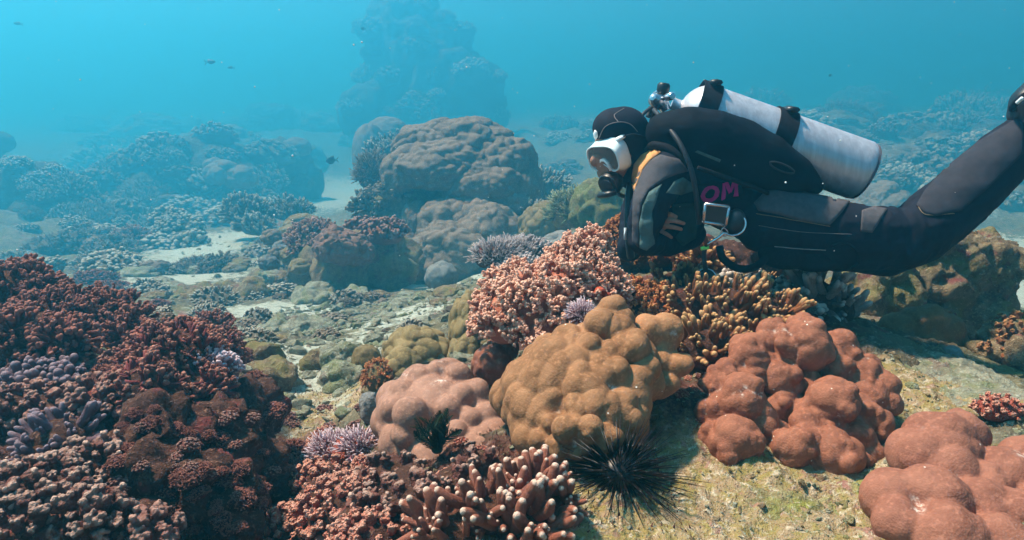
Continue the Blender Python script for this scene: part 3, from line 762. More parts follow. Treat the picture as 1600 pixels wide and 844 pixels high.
# amber finger thicket right of it
colony('finger_coral', 'amber finger coral thicket with pale tips under the diver', [(1080,490,1.85,60,46),(1140,500,1.78,66,52),(1200,505,1.76,48,44),(1110,545,1.62,54,44),(1160,545,1.62,44,44),(1055,450,1.95,34,26)], 130, 'finger', 24, M['amber'], M['redrock'], 36, snap=True)
colony('finger_coral', 'mauve brown finger coral lump behind the amber thicket', [(1165,445,2.15,44,22),(1215,455,2.1,26,18)], 46, 'lobe', 13, M['grey'], M['rock'], 37)
colony('finger_coral', 'pale grey thumb-like finger coral below the diver\'s thigh', [(1275,470,2.02,40,36),(1310,485,2.0,26,30),(1250,500,1.98,26,30)], 44, 'thumb', 26, M['grey'], M['redrock'], 38)
colony('finger_coral', 'few upright tan finger corals beneath the hanging gauge', [(1095,410,2.3,26,16)], 10, 'finger', 24, M['amber'], M['redrock'], 39)
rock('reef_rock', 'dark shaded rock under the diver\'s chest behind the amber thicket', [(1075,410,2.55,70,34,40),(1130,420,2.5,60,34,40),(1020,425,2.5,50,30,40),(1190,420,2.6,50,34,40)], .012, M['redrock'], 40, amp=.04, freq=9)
# the rock under the knees
rock('reef_rock', 'big turf covered rock ledge under the diver\'s knees', [(1440,440,2.65,95,78,70),(1370,455,2.5,60,55),(1520,430,2.7,56,66,60),(1500,490,2.6,50,50),(1420,510,2.5,60,40),(1340,480,2.45,50,40),(1545,460,2.65,30,50)], .012, M['rock'], 41, amp=.045, freq=7, amp2=.014)
R_ = [(1400,515,28),(1430,505,28),(1455,500,26),(1480,515,26),(1440,530,32),(1470,535,28),(1410,532,22),(1495,535,18),(1425,520,24),(1465,515,24)]
massive('lobed_coral', 'tan coral of rounded lobes at the foot of the rock ledge', [(x, y, 2.05, r) for x, y, r in R_], .006, coral_mat('tan_brown_tissue', (.27, .155, .075), (.21, .115, .055), polyp=350, bump=.25), 42, knob=2, smooth=2, amp=.003)
massive('lobed_coral', 'small grey nub of coral on the slab before the rock ledge', [(1487,556,1.86,16,18),(1478,566,1.85,14,12),(1497,566,1.85,12,12)], .004, M['greyblue'], 43, smooth=2, amp=.002)
rock('reef_rock', 'crusted brown rock at the right edge beside the sand', [(1590,530,2.0,44,36),(1560,555,1.95,34,24),(1615,560,1.9,50,30)], .008, M['rock'], 44, amp=.03, freq=14)
colony('bush_coral', 'low brown crusted coral clump at the right edge by the sand', [(1588,520,1.98,34,26),(1560,548,1.93,24,16)], 40, 'nodule', 12, M['amber'], M['rock'], 45)
rock('reef_slab', 'yellow green turf covered rock slab under the urchin', [(1180,830,1.08,230,60,140),(1060,800,1.15,120,50,100),(1320,800,1.12,120,44,100),(980,850,1.0,110,60,80)], .0075, rock_mat('yellow_turf_rock', (.20, .165, .075), (.36, .30, .16), (.30, .29, .07), (.34, .17, .14), (.55, .48, .36)), 46, amp=.016, freq=12, amp2=.006, freq2=60, cat='rock')
rock('reef_slab', 'flat grey brown slab between the red corals and the rock ledge', [(1480,605,1.62,110,26,130),(1560,650,1.45,90,36,100)], .008, M['palerock'], 47, amp=.014, freq=12, amp2=.006, freq2=60, cat='rock')
colony('crust_coral', 'pink crusted patch on the slab at the right edge', [(1560,640,1.42,38,22)], 30, 'nodule', 10, M['crust'], M['crust'], 48, snap=True)

# finger coral in front
colony('finger_coral', 'chestnut finger coral with white tips at the bottom of the picture', [(700,830,1.02,62,34),(770,800,1.06,60,40),(840,770,1.10,50,36),(820,830,1.0,60,40),(870,790,1.08,36,30)], 62, 'thumb', 44, M['chestnut'], M['redrock'], 51, snap=True, up=.55, part='finger', shrink=.85)
# crusted nodule corals
colony('nodule_coral', 'crusted pink coral of pale stubby nodules in front of the mound', [(665,785,1.16,56,34),(610,740,1.3,44,24),(748,722,1.24,26,22),(700,770,1.16,38,30),(600,795,1.1,50,36)], 50, 'nodule', 27, M['pale'], M['redrock'], 52, snap=True, up=.5, shrink=.85)
colony('nodule_coral', 'rust pink crust of small lumps in the bottom middle', [(540,800,1.12,84,52),(470,830,1.12,62,44),(590,840,1.04,70,40),(510,750,1.28,50,30)], 190, 'nodule', 19, M['crust'], M['redrock'], 53, snap=True, up=.3, shrink=.97)
colony('bush_coral', 'small pink branching coral with lilac tips left of the mound', [(525,705,1.42,42,22),(560,700,1.42,26,20)], 50, 'acro', 20, M['lilac'], M['crust'], 54, snap=True)
massive('tube_worm_clump', 'curled pale pink knob above the chestnut finger coral', [(815,725,1.16,16,12),(830,735,1.15,12,12),(800,737,1.15,12,10),(838,748,1.14,8,9)], .0035, M['mauve'], 55, smooth=2, amp=.002, cat='coral')

# ------------------------------------------------------------------ left bank
rock('reef_rock', 'dark red crusted rock face below the crimson bush coral', [(330,700,1.72,70,70),(270,760,1.45,80,60),(380,650,1.9,50,50),(250,690,1.6,70,60),(330,800,1.4,70,60),(400,740,1.65,40,60)], .010, M['redrock'], 61, amp=.05, freq=12, snap=True)
colony('branching_coral', 'dark maroon branching coral thicket along the left edge', [(20,465,2.15,62,48),(95,500,2.1,62,44),(20,540,1.9,60,48),(90,545,1.9,52,40)], 130, 'thicket', 22, M['maroon'], M['redrock'], 62, snap=True)
colony('branching_coral', 'dark brown branching coral at the crest right of the maroon thicket', [(180,505,2.1,46,40),(150,480,2.2,34,28),(205,530,2.0,34,34)], 60, 'thicket', 20, M['maroon'], M['redrock'], 63, snap=True)
dome('mound_coral', 'small smooth brown dome coral in the left bank', [(136,562,1.72,46,26)], M['brown'], 64, nk=10, amp=.05, level=4)
dome('mound_coral', 'little pale cone shaped lump on top of the left bank', [(262,505,2.05,14,18)], M['tan'], 65, nk=12, amp=.05, level=4)
colony('branching_coral', 'crimson bush coral bulging over the dark rock face', [(270,565,1.75,74,56),(225,615,1.62,56,46),(300,620,1.66,60,44),(340,560,1.85,34,40)], 130, 'thicket', 22, M['crimson'], M['redrock'], 66, snap=True)
colony('branching_coral', 'small white tipped lilac coral on the crimson bush', [(335,580,1.62,30,26)], 26, 'thicket', 20, M['lilac'], M['maroon'], 67)
colony('branching_coral', 'leaning dark coral stalk above the crimson bush', [(330,508,2.1,30,16),(350,530,2.0,22,16)], 26, 'thicket', 14, M['maroon'], M['redrock'], 68, snap=True)
colony('finger_coral', 'purple grey finger coral beside the small brown dome', [(70,592,1.66,60,24),(30,600,1.6,40,22)], 40, 'lobe', 20, M['purple'], M['redrock'], 69, snap=True)
colony('finger_coral', 'purple finger coral in the dark hollow of the left bank', [(95,685,1.34,52,34),(65,720,1.25,36,30)], 36, 'thumb', 26, M['purple'], M['redrock'], 70, snap=True)
colony('branching_coral', 'dusty pink coral clump left of the crimson bush', [(165,625,1.52,56,32),(60,640,1.42,70,32),(10,650,1.36,50,40)], 110, 'nodule', 20, M['dusty'], M['redrock'], 71, snap=True)
colony('nodule_coral', 'pale pink nodule coral in the bottom left corner', [(55,775,1.08,76,50),(150,735,1.2,62,40),(20,830,.98,60,40),(140,810,1.05,60,40),(205,705,1.3,34,24)], 110, 'nodule', 30, M['pale'], M['redrock'], 72, snap=True, shrink=.85)
colony('nodule_coral', 'reddish nodule coral right of the pale corner coral', [(225,775,1.18,34,30),(230,830,1.08,40,30)], 30, 'nodule', 26, M['dusty'], M['redrock'], 73, snap=True)
rock('reef_rock', 'round dark rock at the foot of the left bank', [(420,600,2.2,44,36),(405,560,2.35,30,20)], .012, M['rock'], 74, amp=.03, freq=10)
colony('branching_coral', 'little dark purple coral tuft on the round rock', [(413,618,2.02,26,18)], 30, 'lobe', 9, M['purple'], M['redrock'], 75)

# ------------------------------------------------------------------ the middle ground
dome('massive_coral', 'huge taupe coral cap overhanging on the middle boulder', [(700,268,5.05,82,46,70),(672,238,5.15,60,44),(730,228,5.15,64,42),(782,262,5.05,56,50),(818,300,5.0,32,44),(640,272,5.0,42,40),(755,292,4.95,62,38),(700,222,5.2,50,34),(620,288,4.95,22,22),(795,318,4.9,34,26)], M['tan'], 81, nk=420, amp=.07, level=5, drape=.7, cut=-.45, warp=.07, sub=.02, big=.2)
dome('massive_coral', 'large taupe coral draped over the foot of the boulder', [(720,392,4.68,80,50,60),(700,360,4.8,50,48),(762,368,4.75,56,54),(672,404,4.66,42,36),(802,384,4.7,38,40),(742,332,4.9,44,36),(650,420,4.6,24,20),(780,410,4.62,40,26)], M['tan'], 82, nk=380, amp=.075, level=5, drape=.6, cut=-.8, warp=.07, sub=.02, big=.2)
dome('massive_coral', 'small taupe coral lump in the shade under the cap', [(650,345,4.9,22,30),(625,380,4.85,34,30)], M['tan'], 83, nk=60, amp=.07, level=5, drape=.5)
rock('boulder_core', 'dark rock of the boulder between the two taupe corals', [(705,370,5.3,110,80,70),(612,350,5.15,50,56),(600,395,4.95,50,40),(800,350,5.2,60,64),(700,290,5.35,100,64),(640,330,5.1,50,44),(830,380,5.0,40,40)], .030, M['rock'], 84, amp=.05, freq=3.5)
colony('branching_coral', 'dark bushy coral on the left shoulder of the boulder under the cap', [(585,325,5.05,28,24),(612,302,4.95,20,12)], 50, 'thicket', 13, M['fardark'], M['rock'], 841)
colony('branching_coral', 'brown knobbly coral at the lower left of the boulder', [(590,378,4.8,30,22),(628,405,4.7,20,16)], 44, 'nodule', 13, M['fardark'], M['rock'], 842)
colony('branching_coral', 'pale branching coral under the right lip of the boulder cap', [(832,338,4.85,22,18)], 30, 'finger', 11, M['farpale'], M['rock'], 843)
colony('branching_coral', 'dusky coral tuft at the right foot of the draped coral', [(800,414,4.5,30,16)], 34, 'thicket', 12, M['fardark'], M['rock'], 844)
dome('massive_coral', 'olive knobbed head at the right foot of the boulder', [(850,356,4.6,38,38)], M['olive'], 85, nk=110, amp=.08)
dome('massive_coral', 'grey ridged coral mound right of the silver table coral', [(882,392,3.6,42,30)], M['greyblue'], 86, nk=70, amp=.09, drape=.5)
dome('mound_coral', 'small grey round coral head in front of the boulder', [(690,434,3.9,25,25)], M['greyblue'], 87, nk=50, amp=.07, drape=.4)
dome('mound_coral', 'tiny grey ridged coral below the round grey head', [(697,462,3.5,20,15)], M['greyblue'], 88, nk=30, amp=.1, level=4)
colony('table_coral', 'silver grey fine branched table coral before the boulder', [(772,402,3.1,32,22),(800,396,3.15,30,20)], 70, 'acro', 13, M['silver'], M['redrock'], 89, up=.2)
colony('table_coral', 'darker grey bushy coral joined to the silver table coral', [(828,400,3.2,26,28),(815,430,3.05,34,26)], 50, 'thicket', 12, M['silver'], M['redrock'], 90)
colony('bush_coral', 'dark green bushy coral behind the diver\'s mask', [(905,330,4.2,42,28),(880,335,4.3,24,24)], 60, 'acro', 16, M['green'], M['rock'], 91)
rock('reef_rock', 'mossy green rock below the diver\'s face', [(945,330,3.9,50,46),(975,300,4.0,34,30)], .02, rock_mat('mossy_rock', (.11, .11, .05), (.20, .19, .09), (.16, .18, .06), (.14, .10, .06), (.34, .33, .20)), 92, amp=.05, freq=7)
colony('branching_coral', 'pale branching coral at the right flank of the boulder', [(862,292,6.2,24,18),(845,285,6.0,16,14)], 40, 'finger', 10, M['farpale'], M['farrock'], 93)
colony('branching_coral', 'brown spiky coral at the left shoulder of the boulder', [(583,275,5.3,24,28)], 46, 'acro', 13, M['fardark'], M['farrock'], 94)
dome('massive_coral', 'tall pale dome coral behind the left of the boulder', [(578,245,9.4,26,50),(605,215,10,34,32)], M['tan'], 95, nk=60, amp=.03, big=.08)
colony('branching_coral', 'white tipped branching coral on the dome behind the boulder', [(610,228,6.6,22,14),(600,240,6.3,30,10)], 40, 'finger', 9, M['farpale'], M['farrock'], 96)
rock('reef_rock', 'dark hollow rock carrying a cluster of corals left of the boulder', [(575,415,4.15,64,46,40),(530,420,4.05,40,40),(610,400,4.3,40,40),(500,420,4.2,40,30)], .025, M['rock'], 97, amp=.06, freq=5)
dome('massive_coral', 'reddish brown draped coral on the dark hollow rock', [(530,385,3.95,38,28),(550,395,3.95,30,24)], coral_mat('dull_red_tissue', (.22, .12, .09), (.17, .09, .07), polyp=140, bump=.5), 98, nk=150, amp=.13, drape=.6, sub=.04, big=.22)
colony('branching_coral', 'knobbed coral with orange underside on the dark hollow rock', [(600,365,4.1,34,20),(570,355,4.2,22,14)], 44, 'nodule', 12, M['dusty'], M['amber'], 99)
colony('branching_coral', 'grey pink branching coral left on the dark hollow rock', [(490,372,4.3,36,24),(475,385,4.25,26,18)], 60, 'thicket', 12, M['dusty'], M['rock'], 100)
dome('mound_coral', 'pale olive mound coral behind the grey pink branching coral', [(472,352,5.2,28,18),(455,365,5.0,18,14)], M['olive'], 101, nk=60, amp=.09)
G = 'small round coral heads on the rubble left of the hollow rock'
for i, (x, y, D, r) in enumerate([(424,372,4.7,16),(442,388,4.5,15),(458,400,4.3,18),(432,398,4.4,13),(420,412,4.2,15),(470,418,4.1,16)]):
    dome('mound_coral', ['taupe', 'grey', 'olive'][i % 3] + ' small round coral head on the rubble, ' + ['farthest left', 'second from the far end', 'at the middle', 'behind the lowest', 'lowest at left', 'nearest the hollow rock'][i], [(x, y, D, r, r * .8)], M[['tan', 'greyblue', 'olive'][i % 3]], 110 + i, nk=34, amp=.15, level=4, group=G)
rock('reef_rock', 'flat topped rock with a shaded hollow on the sand left of centre', [(340,472,3.9,60,26,40),(300,470,4.0,30,22),(385,462,3.9,36,18)], .018, M['rock'], 120, amp=.05, freq=7)
rock('reef_rock', 'pale sandy rock lying on the rubble below the hollow rock', [(492,472,3.7,32,16,26),(470,466,3.75,14,12)], .012, M['palerock'], 121, amp=.035, freq=9)
rock('reef_rock', 'low pale rock mound in the middle of the rubble', [(480,520,3.1,50,22,40),(430,520,3.1,28,20)], .012, M['palerock'], 122, amp=.03, freq=9)
rock('reef_rock', 'yellowish algae rock in the valley left of the mound coral', [(545,600,2.25,40,36),(530,560,2.4,30,20)], .010, M['palerock'], 123, amp=.03, freq=11)
rock('reef_rock', 'brown knobby rock in the valley between the bank and the mound', [(500,580,2.4,24,26),(490,610,2.25,20,20)], .010, M['rock'], 124, amp=.03, freq=12)
rock('reef_rock', 'blue grey stone against the left foot of the mound coral', [(578,640,1.75,14,26)], .007, M['greyblue'], 125, amp=.012, freq=24)

# left middle distance
colony('finger_coral', 'blue grey finger coral bush on the sand left of the hollow rock', [(385,335,6.3,34,24),(400,355,6.1,26,14)], 60, 'finger', 11, M['farpale'], M['farrock'], 130)
colony('table_coral', 'flat topped dark finger coral beside the blue grey bush', [(452,330,6.4,32,16)], 40, 'finger', 9, M['farpale'], M['farrock'], 131)
colony('finger_coral', 'lit lobed coral clump on the slope at left', [(280,362,6.6,36,24),(265,345,6.8,26,16),(300,385,6.3,24,20)], 70, 'lobe', 11, M['farpale'], M['farrock'], 132)
colony('branching_coral', 'reddish small coral clump at the foot of the lit lobed coral', [(205,380,6.4,26,20)], 40, 'thicket', 10, M['dusty'], M['farrock'], 133)
rock('reef_mound', 'long hazy reef mound at left seen through the water', [(300,275,10.5,80,50,60),(240,300,10.2,70,36),(180,320,9.8,70,34),(340,260,10.8,60,46),(370,300,10.5,50,40)], .07, M['farrock'], 140, amp=.14, freq=1.6, amp2=.05, freq2=7, cat='reef')
rock('reef_mound', 'dark hazy reef head at the left edge', [(40,300,8.5,60,44,50),(80,330,8.2,46,30),(-20,290,8.6,50,40)], .06, M['farrock'], 141, amp=.12, freq=1.8, amp2=.04, freq2=8, cat='reef')
rock('reef_mound', 'small overhanging reef knob at the left border', [(-5,222,10.5,26,16),(-20,250,10.6,20,40)], .05, M['farrock'], 142, amp=.08, freq=2.5, cat='reef')
rock('reef_mound', 'hazy coral bommie behind the blue grey finger coral', [(440,265,11.2,46,40,40),(415,290,11,40,30),(470,285,11.2,30,30)], .06, M['farrock'], 143, amp=.12, freq=2, amp2=.05, freq2=8, cat='reef')
dome('massive_coral', 'smooth pale dome coral on top of the hazy bommie', [(462,232,11.2,24,16)], M['tan'], 144, nk=20, amp=.03, level=4)
dome('massive_coral', 'puffy pale lumps of coral on the flank of the long reef mound', [(350,272,9.8,26,20),(375,280,9.8,24,20),(335,262,9.9,16,14)], M['tan'], 145, nk=14, amp=.16, level=5)

# far pinnacle
rock('reef_pinnacle', 'tall hazy reef pinnacle rising in the blue behind the boulder', [(655,115,18,70,76,64),(704,142,17.5,70,52,64),(634,58,18.2,54,54,52),(632,24,18.4,44,28,38),(738,158,18,42,38,46),(612,112,18.3,34,54,46),(572,172,17,34,34,46),(682,78,18,46,42,42),(664,188,17.6,110,32,66)], .10, M['farrock'], 150, amp=.22, freq=1.1, amp2=.14, freq2=4, cat='reef')

# ------------------------------------------------------------------ distant coral heads, each small in the picture
def merged(kind, mat, seed, n=46, s=.30, level=3):
    rng = np.random.RandomState(seed); mb = MB()
    V, F = ico(level); k = 1 + .2 * fbm(V * 2 + seed, 2, seed); W = V * k[:, None] * np.array([1, 1, .7]) * .9
    mb.add(W, F, 0.0)
    for d in sphere_dirs(n, rng, -0.1):
        src = CLUSTERS[kind][rng.randint(len(CLUSTERS[kind]))]
        cv, _ = mesh_arrays(src)
        tp = np.empty(len(cv), dtype=np.float32); src.attributes['tip'].data.foreach_get('value', tp)
        q = (Vector(d) + Vector((0, 0, .4))).normalized().to_track_quat('Z', 'Y') @ Quaternion((0, 0, 1), rng.uniform(0, 6.28))
        Rm = np.array(q.to_matrix())
        P = cv @ Rm.T * s * rng.uniform(.8, 1.3) + d * np.array([1, 1, .7]) * .88
        f3 = [p.vertices[:] for p in src.polygons if len(p.vertices) == 3]; f4 = [p.vertices[:] for p in src.polygons if len(p.vertices) == 4]
        mb.add2(P, np.array(f3), np.array(f4), tp)
    me = mb.mesh('coral_colony'); me.materials.append(mat)
    return me
FAR = [merged('finger', M['farpale'], 1), merged('thicket', M['fardark'], 2, 40), merged('lobe', M['farpale'], 3, 34, .34), merged('acro', M['fardark'], 4, 40), merged('lobe', M['fardark'], 5, 30, .36), merged('nodule', M['farpale'], 6, 40)]
def far_dome(seed, mat, nk):
    V, F = knob_dome((0, 0, 0), (1, 1, .8), nk, .11, seed, 5, .8, sub=.05, big=.25)
    me = mesh_np('coral_colony', V, [F]); me.materials.append(mat); return me
FAR += [far_dome(301, M['tan'], 60), far_dome(302, M['fardark'], 90), far_dome(303, M['olive'], 40)]
FORM = ['pale finger', 'brown thicket', 'pale lobed', 'brown spiky', 'brown lobed', 'pale knobbly', 'taupe dome', 'brown dome', 'olive dome']
for m_, f_ in zip(FAR, FORM): m_['form'] = f_
rng = np.random.RandomState(77)
MARKS = [('crimson bush coral', 280, 580), ('dark maroon thicket', 60, 490), ('purple grey finger coral', 60, 592), ('pale corner coral', 80, 780), ('small brown dome coral', 136, 562), ('lit lobed coral clump', 280, 362), ('blue grey finger coral', 385, 338),
 ('long hazy reef mound', 280, 270), ('dark hazy reef head', 40, 300), ('hazy bommie', 440, 262), ('dark hollow rock', 570, 410), ('boulder cap', 710, 260), ('olive knobbed head', 655, 555), ('pinkish brown mound', 680, 660), ('chestnut finger coral', 780, 800),
 ('black urchin', 966, 732), ('golden brown coral', 890, 620), ('amber thicket', 1120, 500), ('rust pink crust', 520, 800), ('round dark rock', 415, 595), ('flat topped rock', 345, 470), ('pale sandy rock', 490, 470), ('pinnacle peak', 635, 20), ('pinnacle foot', 660, 180),
 ('tank valve', 1030, 155), ('lower tank strap', 1220, 190), ('tank base', 1360, 265), ('diver\'s knee', 1410, 370), ('diver\'s shin', 1510, 300), ('swim fin', 1595, 150), ('diver\'s mask', 950, 240), ('brick red coral', 1250, 630), ('big rose coral', 1480, 740), ('tan lobed coral', 1440, 520)]
def where(px, py):
    nm, mx, my = min(MARKS, key=lambda m: (m[1] - px) ** 2 + (m[2] - py) ** 2)
    dx, dy = px - mx, py - my
    if dx * dx + dy * dy < 18 ** 2: return 'right by the ' + nm
    if abs(dx) > 2 * abs(dy): return ('right of the ' if dx > 0 else 'left of the ') + nm
    if abs(dy) > 2 * abs(dx): return ('below the ' if dy > 0 else 'above the ') + nm
    return ('lower ' if dy > 0 else 'upper ') + ('right' if dx > 0 else 'left') + ' of the ' + nm
def upx_true(D): return D / FPX * 1.02
def scatter(box, n, size, label, group, kinds=None, bvh=None, avoid=(), name='coral_colony'):
    x0, y0, x1, y1 = box; k = 0; tries = 0
    while k < n and tries < n * 6:
        tries += 1
        px, py = rng.uniform(x0, x1), rng.uniform(y0, y1)
        if any(a <= px <= c and b <= py <= d for a, b, c, d in avoid): continue
        if bvh is None: p = ground(px, py, 1.0, 66)
        else:
            hit = bvh.ray_cast(Vector((0, 0, CAMZ)), ray(px, py).normalized())
            if hit[0] is None: continue
            p = hit[0]
        if bvh is None and sandmask(np.array([p.x]), np.array([p.y]))[0] > .45: continue
        D = p.y; s = rng.uniform(*size) * upx_true(D)
        me = FAR[(kinds or range(len(FAR)))[rng.randint(len(kinds or FAR))]]
        o = new_obj(name, me, None, None, (p.x, p.y, p.z))
        o.scale = (s * rng.uniform(.8, 1.3), s * rng.uniform(.8, 1.3), s * rng.uniform(.7, 1.1)); o.rotation_euler = (rng.normal(0, .15), rng.normal(0, .15), rng.uniform(0, 6.28))
        lab = label.replace('coral', me['form'] + ' coral', 1) if 'form' in me else label
        hx, hy = to_px(p); rel = (s / upx_true(D) - size[0]) / (size[1] - size[0])
        lab = ('large ' if rel > .66 else 'small ' if rel < .33 else '') + lab + ' ' + where(hx, hy)
        tag(o, lab, 'stone' if 'stone' in name or 'block' in name else 'coral', group); k += 1
def bvh_of(*names):
    Vs = []; Fs = []; n = 0
    for nm in names:
        o = bpy.data.objects[nm]; V, _ = mesh_arrays(o.data); V = V + np.array(o.location)
        Vs.append(V); Fs += [tuple(i + n for i in p.vertices) for p in o.data.polygons]; n += len(V)
    return BVHTree.FromPolygons([Vector(v) for v in np.concatenate(Vs)], Fs)
scatter((0, 290, 420, 430), 72, (18, 44), 'bluish coral head', 'coral heads on the left slope', kinds=[0, 1, 2, 3, 5, 0, 2, 6], avoid=((330, 350, 410, 430),))
scatter((100, 195, 600, 300), 28, (18, 44), 'faint blue coral head', 'coral heads on the far left reef')
scatter((860, 195, 1010, 330), 22, (13, 32), 'hazy coral head', 'coral heads between boulder and diver')
scatter((1000, 165, 1600, 230), 42, (18, 46), 'faint coral head', 'coral heads on the far right reef')
scatter((1330, 230, 1600, 330), 28, (22, 52), 'greenish coral head', 'coral heads behind the legs')
b_ = bvh_of('reef_mound', 'reef_mound.001', 'reef_mound.003')
scatter((0, 190, 520, 350), 52, (15, 34), 'hazy coral colony', 'colonies on the left reef mounds', bvh=b_, kinds=[0, 1, 2, 3, 4, 5])
b_ = bvh_of('reef_pinnacle')
scatter((520, 5, 800, 200), 26, (13, 28), 'faint coral colony', 'colonies on the pinnacle', bvh=b_, kinds=[0, 1, 2, 3, 4, 5])
scatter((380, 430, 760, 620), 28, (6, 15), 'coral sprig in the rubble', 'small clumps in the rubble valley')

def clumps(kind, mat, seeds, n, s): return [merged(kind, mat, sd_, n, s, 3) for sd_ in seeds]
NEAR = {'maroon': clumps('thicket', M['maroon'], (11, 12), 40, .42), 'crimson': clumps('thicket', M['crimson'], (13,), 40, .42), 'dusty': clumps('nodule', M['dusty'], (14, 15), 30, .42),
        'crust': clumps('nodule', M['crust'], (16, 17), 34, .36), 'pale': clumps('nodule', M['pale'], (18,), 30, .42), 'amber': clumps('finger', M['amber'], (19,), 30, .42)}
def clothe(box, n, size, kind, label, group, avoid=(), bvh=None):
    global FAR
    keep = FAR; FAR = NEAR[kind]; scatter(box, n, size, label, group, avoid=avoid, bvh=bvh, name='coral_clump'); FAR = keep
clothe((0, 540, 230, 700), 26, (16, 30), 'dusty', 'dusty pink clump', 'dusty clumps on the left bank')
clothe((0, 430, 250, 620), 30, (16, 30), 'maroon', 'maroon clump', 'maroon clumps on the left bank')
clothe((180, 560, 400, 720), 26, (14, 26), 'crimson', 'crimson clump', 'crimson clumps on the left bank')
clothe((0, 680, 250, 844), 22, (18, 32), 'pale', 'pale pink clump', 'pale clumps in the corner')
clothe((200, 700, 480, 844), 34, (10, 24), 'maroon', 'dark maroon clump', 'clumps on the shaded rock face')
b61 = bvh_of('reef_rock.003')
clothe((180, 640, 430, 844), 44, (8, 20), 'maroon', 'maroon tuft on red rock', 'tufts on the red rock face', bvh=b61)
clothe((180, 640, 430, 844), 30, (6, 15), 'dusty', 'dusty pink lump on red rock', 'lumps on the red rock face', bvh=b61)
clothe((400, 680, 640, 844), 40, (12, 22), 'crust', 'rust pink crusted clump', 'crusted clumps at the bottom')
clothe((640, 690, 900, 844), 22, (10, 18), 'crust', 'rust crusted clump', 'crusted clumps among the fingers')
clothe((960, 440, 1240, 560), 30, (12, 22), 'amber', 'amber clump', 'amber clumps under the diver')
clothe((1060, 560, 1120, 660), 8, (8, 14), 'crust', 'dark pink crust clump', 'crust between the two big corals')
clothe((420, 560, 600, 700), 26, (6, 13), 'dusty', 'dusty clump', 'dusty clumps in the valley')

# turf: short algal blades on the near rock, nobody could count them
def turf(n, box, name, label, mat, hgt, dens):
    rg = np.random.RandomState(n); x = rg.uniform(box[0], box[2], n * 3); y = rg.uniform(box[1], box[3], n * 3)
    w = dens(x, y) * (.35 + .9 * (fbm(np.stack([x, y, x * 0], 1) * 12, 3, 5) > -.05)); ok = rg.uniform(0, 1, n * 3) < w; x, y = x[ok][:n], y[ok][:n]; m = len(x)
    P = np.stack([x, y, H(x, y) - .001], 1); a = rg.uniform(0, 6.28, m); h = rg.uniform(.5, 1.3, m) * hgt; wv = h * .22
    side = np.stack([np.cos(a), np.sin(a), 0 * a], 1) * wv[:, None]; tip = P + np.stack([rg.normal(0, .5, m) * h, rg.normal(0, .5, m) * h, h], 1)
    V = np.stack([P - side, P + side, tip], 1).reshape(-1, 3); F = np.arange(m * 3).reshape(-1, 3)
    o = new_obj(name, mesh_np(name, V, [F]), mat); o['kind'] = 'stuff'; o['label'] = label
def turf_mat(name, a, b_, c_):
    m, nt, b = mat_new(name); co = N(nt, 'ShaderNodeNewGeometry').outputs['Position']
    c = mixc(nt, ramp(nt, noise(nt, co, 18, 4, .7), .42, .6), a, b_); c = mixc(nt, ramp(nt, noise(nt, co, 33, 3, .7), .55, .65), c, c_)
    nt.links.new(c, b.inputs['Base Color']); b.inputs['Roughness'].default_value = .9; b.inputs['Specular IOR Level'].default_value = .05
    return m
turf(24000, (-.1, .7, 1.3, 1.9), 'algal_turf', 'short yellow green algal turf on the slab', turf_mat('yellow_turf', (.40, .30, .12), (.36, .22, .14), (.62, .48, .40)), .0038, lambda x, y: .15 + .85 * patch(x, y, TURF))
turf(42000, (-1.6, .7, .3, 2.6), 'algal_turf', 'dark red algal fuzz on the left bank', turf_mat('red_turf', (.10, .035, .028), (.17, .07, .05), (.25, .14, .09)), .008, lambda x, y: .1 + .9 * patch(x, y, CRUST))

# ------------------------------------------------------------------ stones of the valley
def stone_mesh(seed, mat):
    V, F = ico(4); V = V * np.array([1, .9, .62]); P = V * 2.2 + seed
    d = .22 * fbm(P, 3, seed) + .20 * (cells(P, 1.0, seed) - .6) + .10 * (cells(P, .38, seed + 2) - .6) + .05 * fbm(P * 5, 2, seed)
    V = V * (1 + d)[:, None]; me = mesh_np('reef_stone', V, [F]); me.materials.append(mat); return me
STONES = [stone_mesh(i, M['palerock'] if i % 2 else M['rock']) for i in range(6)]
keep_ = FAR; FAR = STONES
scatter((370, 430, 780, 640), 44, (6, 20), 'craggy stone', 'craggy stones in the valley', name='reef_stone')
scatter((200, 400, 480, 480), 26, (9, 22), 'craggy stone on sand', 'craggy stones on the left sand', name='reef_stone')
scatter((1240, 540, 1600, 680), 14, (5, 12), 'stone on the slab', 'small stones on the right slab', name='reef_stone')
scatter((200, 380, 640, 470), 44, (12, 30), 'rough reef block', 'rough reef blocks left of centre', name='reef_block')
FAR = keep_
scatter((230, 390, 650, 540), 64, (13, 32), 'coral tuft', 'coral tufts left of centre', kinds=[0, 1, 2, 3, 4, 5], name='coral_tuft')
